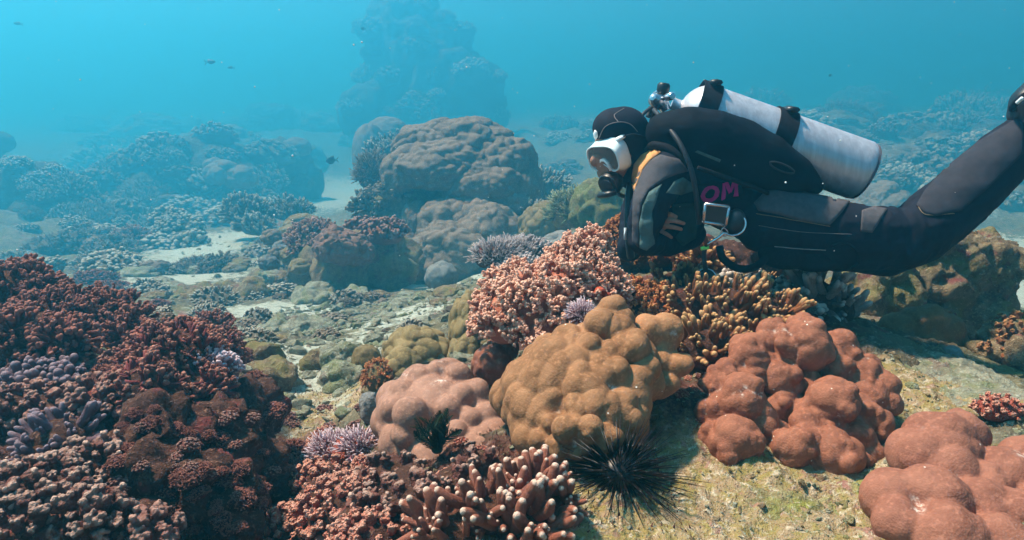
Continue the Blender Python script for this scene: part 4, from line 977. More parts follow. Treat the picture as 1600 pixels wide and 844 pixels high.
# ------------------------------------------------------------------ rubble
def stone(rng, level=1):
    """angular broken piece: a few random cuts through a lump; one in three is a broken branch"""
    V, F = ico(2); V = V.copy()
    if rng.uniform() < .25:
        V = V * np.array([1.1, .3, .3]); V[:, 1] += .25 * V[:, 0] ** 2; V *= (1 + .2 * fbm(V * 3 + rng.uniform(0, 99), 2, 7))[:, None]; return V, F
    for _ in range(9):
        n = rng.normal(0, 1, 3); n /= np.linalg.norm(n); h = rng.uniform(.35, .75)
        e = np.maximum(V @ n - h, 0); V -= e[:, None] * n
    V *= (1 + .16 * fbm(V * 3.5 + rng.uniform(0, 99), 2, rng.randint(999)))[:, None]
    return V * rng.uniform(.7, 1.3, 3), F
def rubble(n, box, size, name, label, mat, flat=.7):
    mb = MB(); rg = np.random.RandomState(len(name) + n)
    st = [stone(rg) for _ in range(24)]
    xs = rg.uniform(box[0], box[2], n); ys = rg.uniform(box[1], box[3], n)
    z = H(xs, ys)
    for x, y, zz in zip(xs, ys, z):
        s = size[0] * (size[1] / size[0]) ** (rg.uniform() ** 2.4)
        V, F = st[rg.randint(24)]
        q = np.array(Quaternion((rg.normal(), rg.normal(), rg.normal() * 3, rg.normal() * 3)).normalized().to_matrix())
        mb.add(V @ q.T * s * np.array([1, 1, flat]) + np.array([x, y, zz + s * .1]), F)
    o = new_obj(name, mb.mesh(name), mat); o['kind'] = 'stuff'; o['label'] = label
rubble(3400, (-1.8, 1.5, .3, 5.2), (.006, .05), 'rubble', 'pale coral rubble strewn over the valley floor', M['palerock'])
rubble(1300, (-.2, .8, 1.6, 2.6), (.003, .016), 'rubble', 'small broken coral bits on the reef top under the diver', M['rock'])
rubble(2200, (0, .8, 1.2, 1.7), (.002, .008), 'rubble', 'pale shell and coral grit on the slab round the urchin', M['palerock'])
rubble(1100, (-6, 4.5, 4, 14), (.015, .07), 'rubble', 'blocks of reef rubble on the deeper sand', M['palerock'])
# ================================================================== sea urchin
SPINE = MB(); SPINE.tube([(0, 0, 0), (0, 0, .5), (0, 0, 1)], [.0016, .0011, .0003], 5)
spine_me = SPINE.mesh('spine')
M_URCHIN = plain_mat('urchin_black', (.010, .007, .009), rough=.4, spec=.3)
M_SPINE = plain_mat('urchin_spine_black', (.013, .007, .008), rough=.4, spec=.3)
spine_me.materials.append(M_SPINE)
uc = at(968, 736, 1.09)
ut = thing('sea_urchin', 'black long spined sea urchin below the golden brown coral', 'sea urchin', uc - Vector((0, 0, .03)))
V, F = ico(3)
ur = new_obj('body', mesh_np('urchin_body', V * np.array([.042, .042, .034]) * (1 + .05 * fbm(V * 9, 2, 5))[:, None], [F]), M_URCHIN, ut, (0, 0, .03))
rg = np.random.RandomState(5)
for d in sphere_dirs(280, rg, -.55):
    o = new_obj('spine', spine_me, None, ut)
    v = Vector(d); L = rg.uniform(.06, .125) * (1.1 if d[2] < .35 else .8)
    o.location = Vector((0, 0, .03)) + Vector(d * np.array([.03, .03, .023])); o.rotation_mode = 'QUATERNION'
    o.rotation_quaternion = (v + Vector(rg.normal(0, .10, 3))).to_track_quat('Z', 'Y'); o.scale = (1, 1, L)

# feather star
M_FEATHER = plain_mat('feather_star_green', (.018, .030, .014), rough=.8, spec=.1, namp=.4)
def feather_arm(seed):
    rg = np.random.RandomState(seed); mb = MB(); pts = []; n = 9
    bend = rg.uniform(.3, .9); tw = rg.normal(0, .25)
    for i in range(n):
        t = i / (n - 1); a = bend * t * t * 1.2
        pts.append(Vector((math.sin(a) * t * .55, tw * t * t * .4, t * (1 - .25 * t * bend))))
    mb.tube(pts, [.024 * (1 - .7 * i / n) for i in range(n)], 5)
    for i in range(1, 34):
        t = i / 34; k = t * (n - 1); j = min(int(k), n - 2); p = pts[j].lerp(pts[j + 1], k - j); d = (pts[j + 1] - pts[j]).normalized()
        for s in (-1, 1):
            e = (Vector((0, s, 0)) + d * .8 + Vector(rg.normal(0, .12, 3))).normalized(); l = .17 * math.sin(math.pi * min(1, t * .8 + .2)) + .03
            mb.tube([p, p + e * l * .6, p + (e + d * .3).normalized() * l], [.010, .008, .004], 3, cap=False)
    return mb.mesh('arm')
arms = [feather_arm(i) for i in range(4)]
for a_ in arms: a_.materials.append(M_FEATHER)
fc = at(683, 702, 1.255)
ft = thing('feather_star', 'dark green feather star clinging to the pinkish brown mound', 'feather star', fc)
new_obj('disc', mesh_np('disc', ico(2)[0] * np.array([.012, .012, .009]), [ico(2)[1]]), M_FEATHER, ft)
for k in range(15):
    o = new_obj('arm', arms[k % 4], None, ft)
    o.rotation_euler = (random.uniform(-.75, .75), random.uniform(-.6, .35), random.uniform(0, 6.28)); s = random.uniform(.075, .108); o.scale = (s, s, s)

# ================================================================== the diver
M_SUIT = plain_mat('black_neoprene', (.012, .013, .023), rough=.8, spec=.1, nscale=60, bump=.25, bscale=500)
M_GREYN = plain_mat('charcoal_neoprene', (.085, .078, .088), rough=.85, spec=.12, nscale=60, bump=.25, bscale=600)
M_TEAL = plain_mat('teal_grey_neoprene', (.085, .135, .13), rough=.8, spec=.12)
M_ORANGE = plain_mat('orange_neoprene', (.62, .29, .11), rough=.8, spec=.12)
M_SKIN = plain_mat('skin', (.36, .17, .11), rough=.6, spec=.2, nscale=80, namp=.12)
M_WHITE = plain_mat('white_silicone', (.80, .84, .86), rough=.35, spec=.4, namp=.04)
M_BLACKP = plain_mat('black_plastic', (.015, .016, .02), rough=.4, spec=.4)
M_WEB = plain_mat('black_webbing', (.012, .012, .017), rough=.85, spec=.1, nscale=150, namp=.3)
M_BCD = plain_mat('black_nylon', (.006, .007, .012), rough=.8, spec=.08, nscale=20, namp=.3, bump=.3, bscale=120)
M_STEEL = plain_mat('chromed_brass', (.62, .62, .66), rough=.25, metal=.9, spec=.5, namp=.1)
M_HOSE = plain_mat('rubber_hose', (.03, .03, .037), rough=.5, spec=.3)
M_THREAD = plain_mat('tan_thread', (.22, .17, .11), rough=.8, spec=.1)
M_GTHREAD = plain_mat('grey_thread', (.26, .24, .24), rough=.8, spec=.1)
M_MAGENTA = plain_mat('magenta_print', (.60, .015, .17), rough=.7, spec=.1)
M_LIME = plain_mat('lime_tape', (.30, .75, .12), rough=.6)
def tank_mat():
    m, nt, b = mat_new('brushed_aluminium')
    tc = N(nt, 'ShaderNodeTexCoord'); co = tc.outputs['Object']
    mp = N(nt, 'ShaderNodeMapping'); mp.inputs['Scale'].default_value = (60, 60, 4); nt.links.new(co, mp.inputs['Vector'])
    f = ramp(nt, noise(nt, mp.outputs[0], 1.0, 5, .65), .3, .75)
    c = mixc(nt, f, (.50, .49, .54), (.70, .68, .73))
    c = mixc(nt, ramp(nt, noise(nt, co, 9, 5, .7), .56, .78), c, (.46, .44, .50))
    nt.links.new(c, b.inputs['Base Color']); b.inputs['Metallic'].default_value = .45; b.inputs['Roughness'].default_value = .38; b.inputs['Specular IOR Level'].default_value = .3
    return m
M_TANK = tank_mat()

def chain(mb, pts, n=6):
    V0, F0 = ico(2)
    W = [(np.array(at(p[0], p[1], p[2])), np.array(blob_world(p)[1])) for p in pts]
    for (c1, r1), (c2, r2) in zip(W[:-1], W[1:]):
        for k in range(n + 1):
            t = k / n; mb.add(V0 * (r1 * (1 - t) + r2 * t) + c1 * (1 - t) + c2 * t, F0)
DV = Vector((0, 0, 0))
body = MB()
chain(body, [(1022,262,2.0,42,44,78),(1060,280,2.0,48,50,80),(1110,300,2.0,50,48,74),(1160,318,2.0,50,48,72),(1205,338,2.0,50,54,78)])
chain(body, [(1012,250,2.0,32),(985,236,2.0,28)])
chain(body, [(970,216,1.98,36,38,36),(960,240,1.97,33,36,33),(955,266,1.97,23,20,25)], 5)
body.add(ico(2)[0] * np.array([.012, .010, .018]) + np.array(at(929, 252, 1.955)), ico(2)[1])      # nose, inside the mask
chain(body, [(1038,272,1.86,36),(1014,322,1.81,28),(1005,378,1.80,23)])                    # near arm, folded under the chest
chain(body, [(1005,378,1.80,23),(1044,380,1.90,22),(1080,366,1.98,22)])
chain(body, [(1050,320,1.98,34,40,50),(1068,340,1.99,30,40,46)])
chain(body, [(1025,270,2.16,34),(996,330,2.14,26),(984,388,2.06,21)])                      # far arm, its hand shows under the near one
chain(body, [(984,388,2.06,21),(1008,362,1.97,17),(1024,346,1.870,12)])
chain(body, [(1198,338,1.91,54,56,54),(1295,366,1.88,52,56,50),(1350,372,1.87,50,52,48),(1405,372,1.87,46,48,46)])       # near leg
chain(body, [(1405,372,1.87,46,48,46),(1440,358,1.87,46,48,46),(1505,303,1.89,46,47,46),(1560,252,1.90,42,43,42),(1606,208,1.91,34)])
chain(body, [(1198,338,2.10,54,54,54),(1290,372,2.12,48,50,48),(1385,390,2.13,42,42,42)])                                # far leg
chain(body, [(1385,390,2.13,42),(1440,372,2.13,40),(1500,318,2.14,42),(1560,262,2.15,38),(1606,222,2.16,30)])
FINGERS = [[(1020,336,1.86,6),(1030,328,1.825,4.6),(1037,324,1.815,4.0),(1046,322,1.81,3.2)],
           [(1022,339,1.85,5),(1036,334,1.815,4.2),(1047,335,1.805,3.8),(1056,339,1.81,3.1)],
           [(1022,346,1.85,5),(1039,344,1.808,4.2),(1054,345,1.798,3.8),(1068,349,1.805,3.0)],
           [(1022,353,1.85,5),(1038,353,1.81,4.1),(1052,355,1.80,3.6),(1064,358,1.806,2.9)],
           [(1022,359,1.85,4.6),(1034,362,1.818,3.6),(1042,366,1.81,3.2),(1049,371,1.812,2.6)]]
hand = MB()
chain(hand, [(1008,360,1.94,14,14,14),(1018,350,1.875,12,12,10),(1026,347,1.845,14,14,6.5),(1034,348,1.825,12,13,5.5)], 6)
for f in FINGERS: chain(hand, f, 9)
hme = remesh(hand.mesh('m'), .0017, 3)
bme = remesh(body.mesh('m'), .0036, 5)
V, Nn = mesh_arrays(bme)
kn = np.array(at(1410, 372, 1.87)); hp = np.array(at(1200, 340, 1.95)); el = np.array(at(1012, 350, 1.81))
fold = sum(np.exp(-((V - q_) ** 2).sum(1) / w_ ** 2) for q_, w_ in ((kn, .11), (hp, .12), (el, .08)))
set_co(bme, V + Nn * (.0105 * fold * (1 - 2.4 * np.abs(fbm(V * np.array([30, 9, 14]), 2, 6))) + .0026 * fbm(V * 16, 3, 3) + .0035 * fbm(V * np.array([9, 9, 30]), 2, 8))[:, None])     # creases in the suit
V, Nn = mesh_arrays(bme)
hv0, _ = mesh_arrays(hme)
both = MB()                                   # sleeve and hand are one body
for m_, v_ in ((bme, V), (hme, hv0)):
    f4 = np.empty(len(m_.loops), dtype=np.int32); m_.loops.foreach_get('vertex_index', f4)
    both.add(v_, f4.reshape(-1, 4))
nbody = len(bme.polygons)
bpy.data.meshes.remove(bme); bme = both.mesh('body')
V, Nn = mesh_arrays(bme)
bpoly = [tuple(p.vertices) for p in bme.polygons]
base = at(1200, 400, 2.0)
person = thing('person', 'scuba diver in a black wetsuit swimming face down over the reef', 'person', base)
# skin where the photograph shows skin: hand and cheek
cen = np.array([V[list(p)].mean(0) for p in bpoly])
isk = np.zeros(len(cen), dtype=np.int32); isk[nbody:] = 1
fingers_only = isk.copy()
hc = np.array(at(952, 250, 1.97)); isk[np.linalg.norm((cen - hc), axis=1) < .075] = 1
bme.materials.append(M_SUIT); bme.materials.append(M_SKIN); bme.polygons.foreach_set('material_index', isk)
bo = world_part('body', bme, None, person)

import bmesh
BODY = BVHTree.FromPolygons([Vector(v) for v in V], [p for p, k in zip(bpoly, fingers_only) if not k])
def cast(px, py, bvh=None, near=1.9):
    d = ray(px, py).normalized(); o_ = Vector((0, 0, CAMZ))
    h = (bvh or BODY).ray_cast(o_, d)
    if h[0] is not None and h[0].y < 2.3: return h[0], h[1]
    q = at(px, py, near); h = (bvh or BODY).find_nearest(q)
    return h[0], h[1]
def panel(name, poly, mat, parent, off=.003, bvh=None, step=7, thick=.003, label=None):
    bm = bmesh.new()
    vs = [bm.verts.new((x, y, 0)) for x, y in poly]; bm.faces.new(vs)
    bmesh.ops.triangulate(bm, faces=bm.faces[:])
    for _ in range(6):
        ed = [e for e in bm.edges if e.calc_length() > step]
        if not ed: break
        bmesh.ops.subdivide_edges(bm, edges=ed, cuts=1); bmesh.ops.triangulate(bm, faces=[f for f in bm.faces if len(f.verts) > 3])
    for v in bm.verts:
        p, n = cast(v.co.x, v.co.y, bvh)
        if n.dot(ray(v.co.x, v.co.y)) > 0: n = -n
        v.co = p + n * off
    me = bpy.data.meshes.new(name); bm.to_mesh(me); bm.free()
    me.polygons.foreach_set('use_smooth', np.ones(len(me.polygons), dtype=bool))
    o = world_part(name, me, mat, parent)
    s = o.modifiers.new('thickness', 'SOLIDIFY'); s.thickness = thick; s.offset = 0
    if label: o['label'] = label
    return o
def spline(pts, n=8):
    P = [Vector(p) for p in pts]; out = []
    for i in range(len(P) - 1):
        p0, p1, p2, p3 = P[max(i - 1, 0)], P[i], P[i + 1], P[min(i + 2, len(P) - 1)]
        for k in range(n):
            t = k / n; out.append(.5 * ((2 * p1) + (p2 - p0) * t + (2 * p0 - 5 * p1 + 4 * p2 - p3) * t * t + (3 * p1 - p0 - 3 * p2 + p3) * t ** 3))
    return out + [P[-1]]
def seam(name, poly, mat, parent, r=.0012, bvh=None, off=.003):
    pts = []
    for x, y, _ in spline([(x, y, 0) for x, y in poly], 10):
        p, n = cast(x, y, bvh); pts.append(p + n * off)
    mb = MB(); mb.tube(pts, r, 5)
    return world_part(name, mb.mesh(name), mat, parent)
def wire(name, pts, r, mat, parent, sides=8, n=8):
    mb = MB(); mb.tube(spline([at(*p) for p in pts], n), r, sides)
    return world_part(name, mb.mesh(name), mat, parent)
def lump(name, blobs, mat, parent, voxel=.004, smooth=4):
    mb = MB(); V0, F0 = ico(3)
    for b in blobs:
        c, r = blob_world(b); mb.add(V0 * r + c, F0)
    return world_part(name, remesh(mb.mesh('m'), voxel, smooth), mat, parent)

panel('sleeve_panel', [(1000,270),(1012,254),(1032,243),(1060,250),(1074,268),(1058,272),(1036,282),(1014,298),(1003,318),(999,350),(998,386),(989,378),(990,320),(993,288)], M_GREYN, person)
panel('shoulder_panel', [(990,276),(993,258),(1004,244),(1022,234),(1033,240),(1017,252),(1006,266),(998,286),(993,300),(989,296)], M_ORANGE, person, off=.005, label='orange shoulder panel of the wetsuit')
panel('sleeve_panel', [(1004,322),(1014,302),(1034,288),(1027,306),(1020,330),(1019,360),(1021,380),(1010,390),(1000,386),(1000,350)], M_TEAL, person, off=.005, label='teal green panel along the forearm side')
panel('chest_panel', [(1050,318),(1084,316),(1090,340),(1086,372),(1066,384),(1054,372),(1070,352),(1052,336)], plain_mat('deep_teal_neoprene', (.03, .055, .055), rough=.8, spec=.12), person)
panel('chest_panel', [(1040,302),(1052,284),(1066,277),(1080,286),(1088,296),(1064,304)], M_TEAL, person)
panel('thigh_panel', [(1178,318),(1196,300),(1226,296),(1280,306),(1328,316),(1312,336),(1296,352),(1250,345),(1210,334),(1186,330)], M_GREYN, person)
panel('thigh_panel', [(1346,330),(1366,324),(1386,328),(1374,346),(1362,364),(1344,362)], M_GREYN, person)
panel('calf_panel', [(1432,322),(1446,298),(1480,262),(1530,222),(1590,186),(1598,196),(1598,240),(1545,292),(1500,330),(1462,338),(1446,334)], plain_mat('dark_neoprene', (.034, .033, .044), rough=.85, spec=.12, bump=.2, bscale=500), person)
seam('seam', [(1182,334),(1230,342),(1296,354)], M_THREAD, person)
seam('seam', [(1450,336),(1454,316),(1478,288),(1530,248),(1597,206)], M_THREAD, person)
seam('seam', [(1434,322),(1446,336),(1490,334)], M_THREAD, person)
seam('seam', [(1210,384),(1250,388),(1290,390)], M_GTHREAD, person, r=.0016)
seam('seam', [(1186,352),(1250,362),(1330,366)], M_GTHREAD, person, r=.0006)
pk = lump('thigh_pocket', [(1230,396,1.86,46,26,26),(1275,402,1.85,46,24,24),(1310,404,1.86,26,22,20)], M_WEB, person, .005)
wire('pocket_loop', [(1300,385,1.79),(1320,380,1.79),(1338,392,1.79),(1342,410,1.80),(1330,420,1.80)], .004, M_WEB, person)
lump('knee_pad', [(1392,372,1.845,30,34,24),(1420,366,1.845,26,32,24)], M_SUIT, person, .005)
# hood
hb = [(973,211,1.985,41,42,41),(984,236,2.0,34,40,40),(986,262,2.0,28,32,38),(962,200,1.98,35,30,38),(994,250,2.0,30,36,42)]
hood = lump('hood', hb, M_SUIT, person, .004, 4)
hv, hn = mesh_arrays(hood.data)
HOOD = BVHTree.FromPolygons([Vector(v) + base for v in hv], [tuple(p.vertices) for p in hood.data.polygons])
seam('seam', [(936,216),(946,198),(966,191),(984,194),(996,206)], M_GTHREAD, hood, bvh=HOOD, off=.001)
seam('seam', [(966,191),(960,180),(975,170)], M_GTHREAD, hood, bvh=HOOD, off=.001)
panel('hood_badge', [(930,214),(929,208),(931,203),(934,206),(935,213),(932,218)], M_WHITE, hood, bvh=HOOD, step=3, label='small white badge on the hood')
# waist band with lettering
wb_ = panel('waist_band', [(1084,312),(1088,288),(1120,284),(1160,290),(1160,306),(1120,318),(1096,322)], M_WEB, person, off=.006)
def letter(name, quads, mat, parent, off):
    mb = MB(); n = 5
    for q in quads:
        V_ = []
        for i in range(n):
            for j in range(n):
                u, v = i / (n - 1), j / (n - 1)
                x = (q[0][0] * (1 - u) + q[1][0] * u) * (1 - v) + (q[3][0] * (1 - u) + q[2][0] * u) * v
                y = (q[0][1] * (1 - u) + q[1][1] * u) * (1 - v) + (q[3][1] * (1 - u) + q[2][1] * u) * v
                p, nn = cast(x, y)
                if nn.dot(ray(x, y)) > 0: nn = -nn
                V_.append(tuple(p + nn * off))
        mb.add(np.array(V_), np.array([(i * n + j, (i + 1) * n + j, (i + 1) * n + j + 1, i * n + j + 1) for i in range(n - 1) for j in range(n - 1)]))
    return world_part(name, mb.mesh(name), mat, parent)
def oq(cx, cy, rx, ry, w, k=14):
    o_ = lambda a, d: (cx + (rx - d) * math.cos(a), cy + (ry - d * .85) * math.sin(a) - .12 * (rx - d) * math.cos(a))
    return [(o_(2 * math.pi * i / k, 0), o_(2 * math.pi * (i + 1) / k, 0), o_(2 * math.pi * (i + 1) / k, w), o_(2 * math.pi * i / k, w)) for i in range(k)]
for o_ in (letter('letter', oq(1107, 302, 14, 11.5, 6.5), M_MAGENTA, wb_, .0125),
           letter('letter', [((1125,289),(1131,288),(1131,310),(1125,311)), ((1129,288),(1134,288),(1140,300),(1136,304)), ((1141,288),(1146,287),(1140,302),(1136,301)), ((1144,287),(1150,286),(1150,308),(1144,309))], M_MAGENTA, wb_, .0125)): pass
# mask
def frame_axes(f, u):
    f = Vector(f).normalized(); u = (Vector(u) - f * f.dot(Vector(u))).normalized(); return f, u, f.cross(u).normalized()
mf, mu, ms = frame_axes((-.78, -.52, -.34), (-.30, -.10, .95))
mc = at(951, 244, 1.935)
mask = thing('diving_mask', 'white diving mask on the diver\'s face', 'mask', mc)
def ring(w, h, depth, notch, n=40, pw=3.2, dz=0):
    out = []
    for k in range(n):
        a = 2 * math.pi * k / n; c, s = math.cos(a), math.sin(a)
        x = w * math.copysign(abs(c) ** (2 / pw), c); y = h * math.copysign(abs(s) ** (2 / pw), s)
        if s < 0: y += notch * math.exp(-(x / (w * .30)) ** 2)
        out.append((mf * depth + ms * x + mu * (y + dz)) * .88)
    return out
def loft(rings, close_end=False):
    n = len(rings[0]); V = [tuple(p) for r in rings for p in r]; F = []
    for i in range(len(rings) - 1):
        for k in range(n): F.append((i * n + k, i * n + (k + 1) % n, (i + 1) * n + (k + 1) % n, (i + 1) * n + k))
    return np.array(V), np.array(F)
V, F = loft([ring(.062, .056, -.035, .0, dz=-.004), ring(.070, .060, -.012, .005), ring(.074, .050, .012, .022), ring(.076, .046, .024, .026), ring(.076, .046, .028, .026), ring(.072, .042, .029, .026), ring(.070, .040, .020, .026)])
M_SKIRT = plain_mat('clear_silicone', (.78, .86, .88), rough=.25, spec=.5, namp=.05); M_SKIRT.node_tree.nodes['Principled BSDF'].inputs['Alpha'].default_value = .9
new_obj('frame', mesh_np('frame', V, [F]), M_SKIRT, mask)
lr = ring(.072, .042, .024, .026); V = np.array([tuple(mf * .024 + mu * .005)] + [tuple(p) for p in lr]); n_ = len(lr)
m_l, nt_l, b_l = mat_new('mask_lens')
b_l.inputs['Base Color'].default_value = (.16, .20, .21, 1); b_l.inputs['Roughness'].default_value = .08; b_l.inputs['Alpha'].default_value = .35
lens = new_obj('lens', mesh_np('lens', V, [np.array([(0, 1 + k, 1 + (k + 1) % n_) for k in range(n_)])], smooth=False), m_l, mask)
sm = lens.modifiers.new('thickness', 'SOLIDIFY'); sm.thickness = .003
mb = MB(); mb.tube([mf * .022 + mu * y + ms * x for x, y in ((-.022, -.034), (-.016, -.012), (-.006, -.002), (.006, -.002), (.016, -.012), (.022, -.034))], .006, 8)
new_obj('nose_pocket', mb.mesh('nose_pocket'), M_WHITE, mask)
mb = MB(); mb.tube([at(962, 220, 1.895) - mc, at(970, 215, 1.905) - mc, at(977, 211, 1.92) - mc], [.010, .011, .009], 8, flat=.6)
bk_ = new_obj('buckle', mb.mesh('buckle'), M_WHITE, mask)
mb = MB(); mb.tube([p - mc for p in spline([at(974, 213, 1.905), at(990, 210, 1.90), at(1006, 214, 1.93), at(1014, 220, 1.99)])], .008, 6, flat=.3)
bk_.parent = new_obj('strap', mb.mesh('strap'), M_WEB, mask)

# regulator
rc = at(955, 286, 1.93)
reg = thing('regulator', 'black breathing regulator in the diver\'s mouth with its hose', 'regulator', rc)
def lathe(name, prof, c, axis, mat, parent, n=28):
    q = Vector(axis).normalized().to_track_quat('Z', 'Y'); V = []; F = []
    for r, z in prof:
        for k in range(n):
            a = 2 * math.pi * k / n; V.append(tuple(q @ Vector((r * math.cos(a), r * math.sin(a), z)) + (c - Vector(parent.location))))
    for i in range(len(prof) - 1):
        for k in range(n): F.append((i * n + k, i * n + (k + 1) % n, (i + 1) * n + (k + 1) % n, (i + 1) * n + k))
    me = mesh_np(name, np.array(V), [np.array(F)]); o = new_obj(name, me, mat, parent)
    e = o.modifiers.new('e', 'EDGE_SPLIT'); e.split_angle = math.radians(40)
    return o
rax = Vector((-.62, -.66, -.42))
lathe('second_stage', [(.0, -.03), (.022, -.03), (.034, -.012), (.036, .010), (.033, .018), (.026, .020), (.0, .020)], rc, rax, M_BLACKP, reg)
lathe('purge_cover', [(.022, .020), (.024, .026), (.014, .030), (.0, .031)], rc, rax, M_HOSE, reg).parent = reg.children[0]
mb = MB(); mb.tube([at(963, 300, 1.90) - rc, at(952, 303, 1.905) - rc, at(938, 305, 1.93) - rc], [.014, .017, .015], 10, flat=.6)
new_obj('exhaust_tee', mb.mesh('exhaust_tee'), M_BLACKP, reg)
mb = MB(); mb.tube([at(964, 276, 1.93) - rc, at(957, 283, 1.93) - rc], [.016, .02], 10)
new_obj('mouthpiece', mb.mesh('mouthpiece'), M_BLACKP, reg)
wire('hose', [(958,292,1.96),(972,306,2.03),(992,300,2.14),(1006,262,2.2),(1012,210,2.18),(1024,168,2.06)], .0065, M_HOSE, reg)
wire('hose', [(1022,172,1.98),(1040,194,1.88),(1062,224,1.815),(1079,262,1.79),(1087,300,1.79),(1092,350,1.81)], .0068, M_HOSE, reg)
wire('hose', [(1018,168,2.0),(1004,180,1.97),(1000,200,1.96),(1006,226,1.95)], .0055, M_HOSE, reg)

# tank
tb = at(1349, 268, 1.99); ta = at(1040, 158, 2.06); tax = (ta - tb).normalized(); TL = (ta - tb).length
tank = thing('scuba_tank', 'silver aluminium scuba tank strapped on the diver\'s back', 'scuba tank', tb)
RT = .0885
prof = [(0, .004), (RT * .75, .002), (RT * .93, .003), (RT, .012)] + [(RT, z) for z in np.linspace(.03, TL - .13, 6)] + [(RT * math.cos(a), TL - .13 + .085 * math.sin(a)) for a in np.linspace(.15, 1.35, 8)] + [(.018, TL - .045), (.018, TL - .02), (0, TL - .02)]
lathe('cylinder', prof, tb, tax, M_TANK, tank, 56)
lathe('boot_ring', [(RT * .8, -.001), (RT * .97, -.001), (RT * .975, .004), (RT * .8, .004)], tb, tax, plain_mat('tank_edge', (.10, .10, .13), rough=.5), tank, 56)
def tank_band(px, py, w=.028):
    q = at(px, py, 2.0); z = (q - tb).dot(tax)
    o = lathe('tank_strap', [(RT + .001, z - w), (RT + .006, z - w), (RT + .006, z + w), (RT + .001, z + w)], tb, tax, M_WEB, tank, 48)
    c = tb + tax * z + (Vector((0, -.25, 1)) - tax * tax.dot(Vector((0, -.25, 1)))).normalized() * (RT + .008)
    mb = MB(); s = tax.cross(Vector((0, 0, 1))).normalized(); mb.tube([c - s * .035 - o.parent.location, c + s * .03 - o.parent.location], [.017, .02], 8, flat=.55)
    new_obj('strap_buckle', mb.mesh('strap_buckle'), M_BLACKP, o)
tank_band(1100, 176); tank_band(1214, 218)
v0 = at(1034, 158, 2.06)
vl_ = lathe('valve', [(0, -.03), (.016, -.03), (.019, -.005), (.019, .02), (.015, .034), (0, .036)], v0, Vector((-.45, 0, .9)), M_STEEL, tank, 18)
lathe('valve_knob', [(0, 0), (.015, 0), (.019, .008), (.019, .024), (.014, .03), (0, .031)], at(1035, 146, 2.05), Vector((.1, -.1, 1)), M_BLACKP, tank, 14).parent = vl_
lathe('first_stage', [(0, -.028), (.018, -.028), (.021, -.02), (.021, .015), (.016, .024), (.009, .034), (0, .036)], at(1026, 158, 2.03), Vector((-.5, -.75, .3)), M_STEEL, tank, 20)
lathe('valve_outlet', [(0, 0), (.011, 0), (.012, .03), (.009, .034), (0, .035)], at(1042, 152, 2.03), Vector((.25, -.9, .1)), M_STEEL, tank, 14)
lathe('first_stage_port', [(0, 0), (.009, 0), (.009, .03), (0, .03)], at(1018, 168, 2.01), Vector((-.3, -.3, -.8)), M_BLACKP, tank, 12)

# buoyancy vest
bc = at(1150, 260, 2.0)
vest = thing('buoyancy_vest', 'black buoyancy vest between the tank and the diver\'s back', 'vest', bc)
cell = MB()
chain(cell, [(1040,210,1.92,30,32,40),(1078,212,1.90,42,44,42),(1112,222,1.89,46,49,44),(1152,236,1.89,47,49,44),(1192,254,1.89,45,46,44),(1230,273,1.90,37,35,40),(1262,290,1.93,20,17,34)], 7)
chain(cell, [(1040,212,2.1,30,32,44),(1100,226,2.12,46,46,44),(1160,246,2.12,48,46,44),(1220,272,2.12,38,34,40)], 5)
chain(cell, [(1060,230,2.0,40,36,70),(1160,262,2.0,50,40,80),(1220,290,2.0,40,28,60)], 5)
cme = remesh(cell.mesh('m'), .006, 4); cv_, cn_ = mesh_arrays(cme)
set_co(cme, cv_ + cn_ * (.006 * fbm(cv_ * np.array([10, 10, 16]), 3, 4))[:, None])
world_part('air_cell', cme, M_BCD, vest)
wire('shoulder_strap', [(1012,236,1.93),(1024,226,1.88),(1050,236,1.84),(1072,262,1.83),(1090,290,1.86)], .012, M_WEB, vest)
av, an_ = mesh_arrays(vest.children[0].data)
CELL = BVHTree.FromPolygons([Vector(v) + bc for v in av], [tuple(p.vertices) for p in vest.children[0].data.polygons])
panel('label_strip', [(1086,237),(1090,235),(1126,249),(1124,253)], M_TEAL, vest, bvh=CELL, step=5, off=.002)
mb = MB(); c = at(1222, 262, 1.81)
mb.tube([c + Vector((.034 * math.cos(a), 0, .010 * math.sin(a) - .012 * math.cos(a))) - bc for a in np.linspace(0, 6.2, 20)], .0028, 6)
new_obj('d_ring', mb.mesh('d_ring'), M_HOSE, vest)
wire('side_strap', [(1090,262,1.80),(1130,276,1.80),(1175,292,1.81),(1200,302,1.83)], .006, M_WEB, vest)
wire('crotch_loop', [(1124,384,1.84),(1130,404,1.83),(1152,419,1.83),(1178,418,1.83),(1198,402,1.84),(1206,388,1.85)], .011, M_WEB, vest)
wire('inflator_hose', [(990,268,1.98),(984,300,1.93),(982,345,1.90),(984,385,1.90),(986,402,1.91)], .012, M_BLACKP, vest)
mb = MB(); mb.tube([at(977, 356, 1.872) - bc, at(977, 374, 1.872) - bc], .0045, 6); new_obj('white_tab', mb.mesh('white_tab'), M_WHITE, vest)

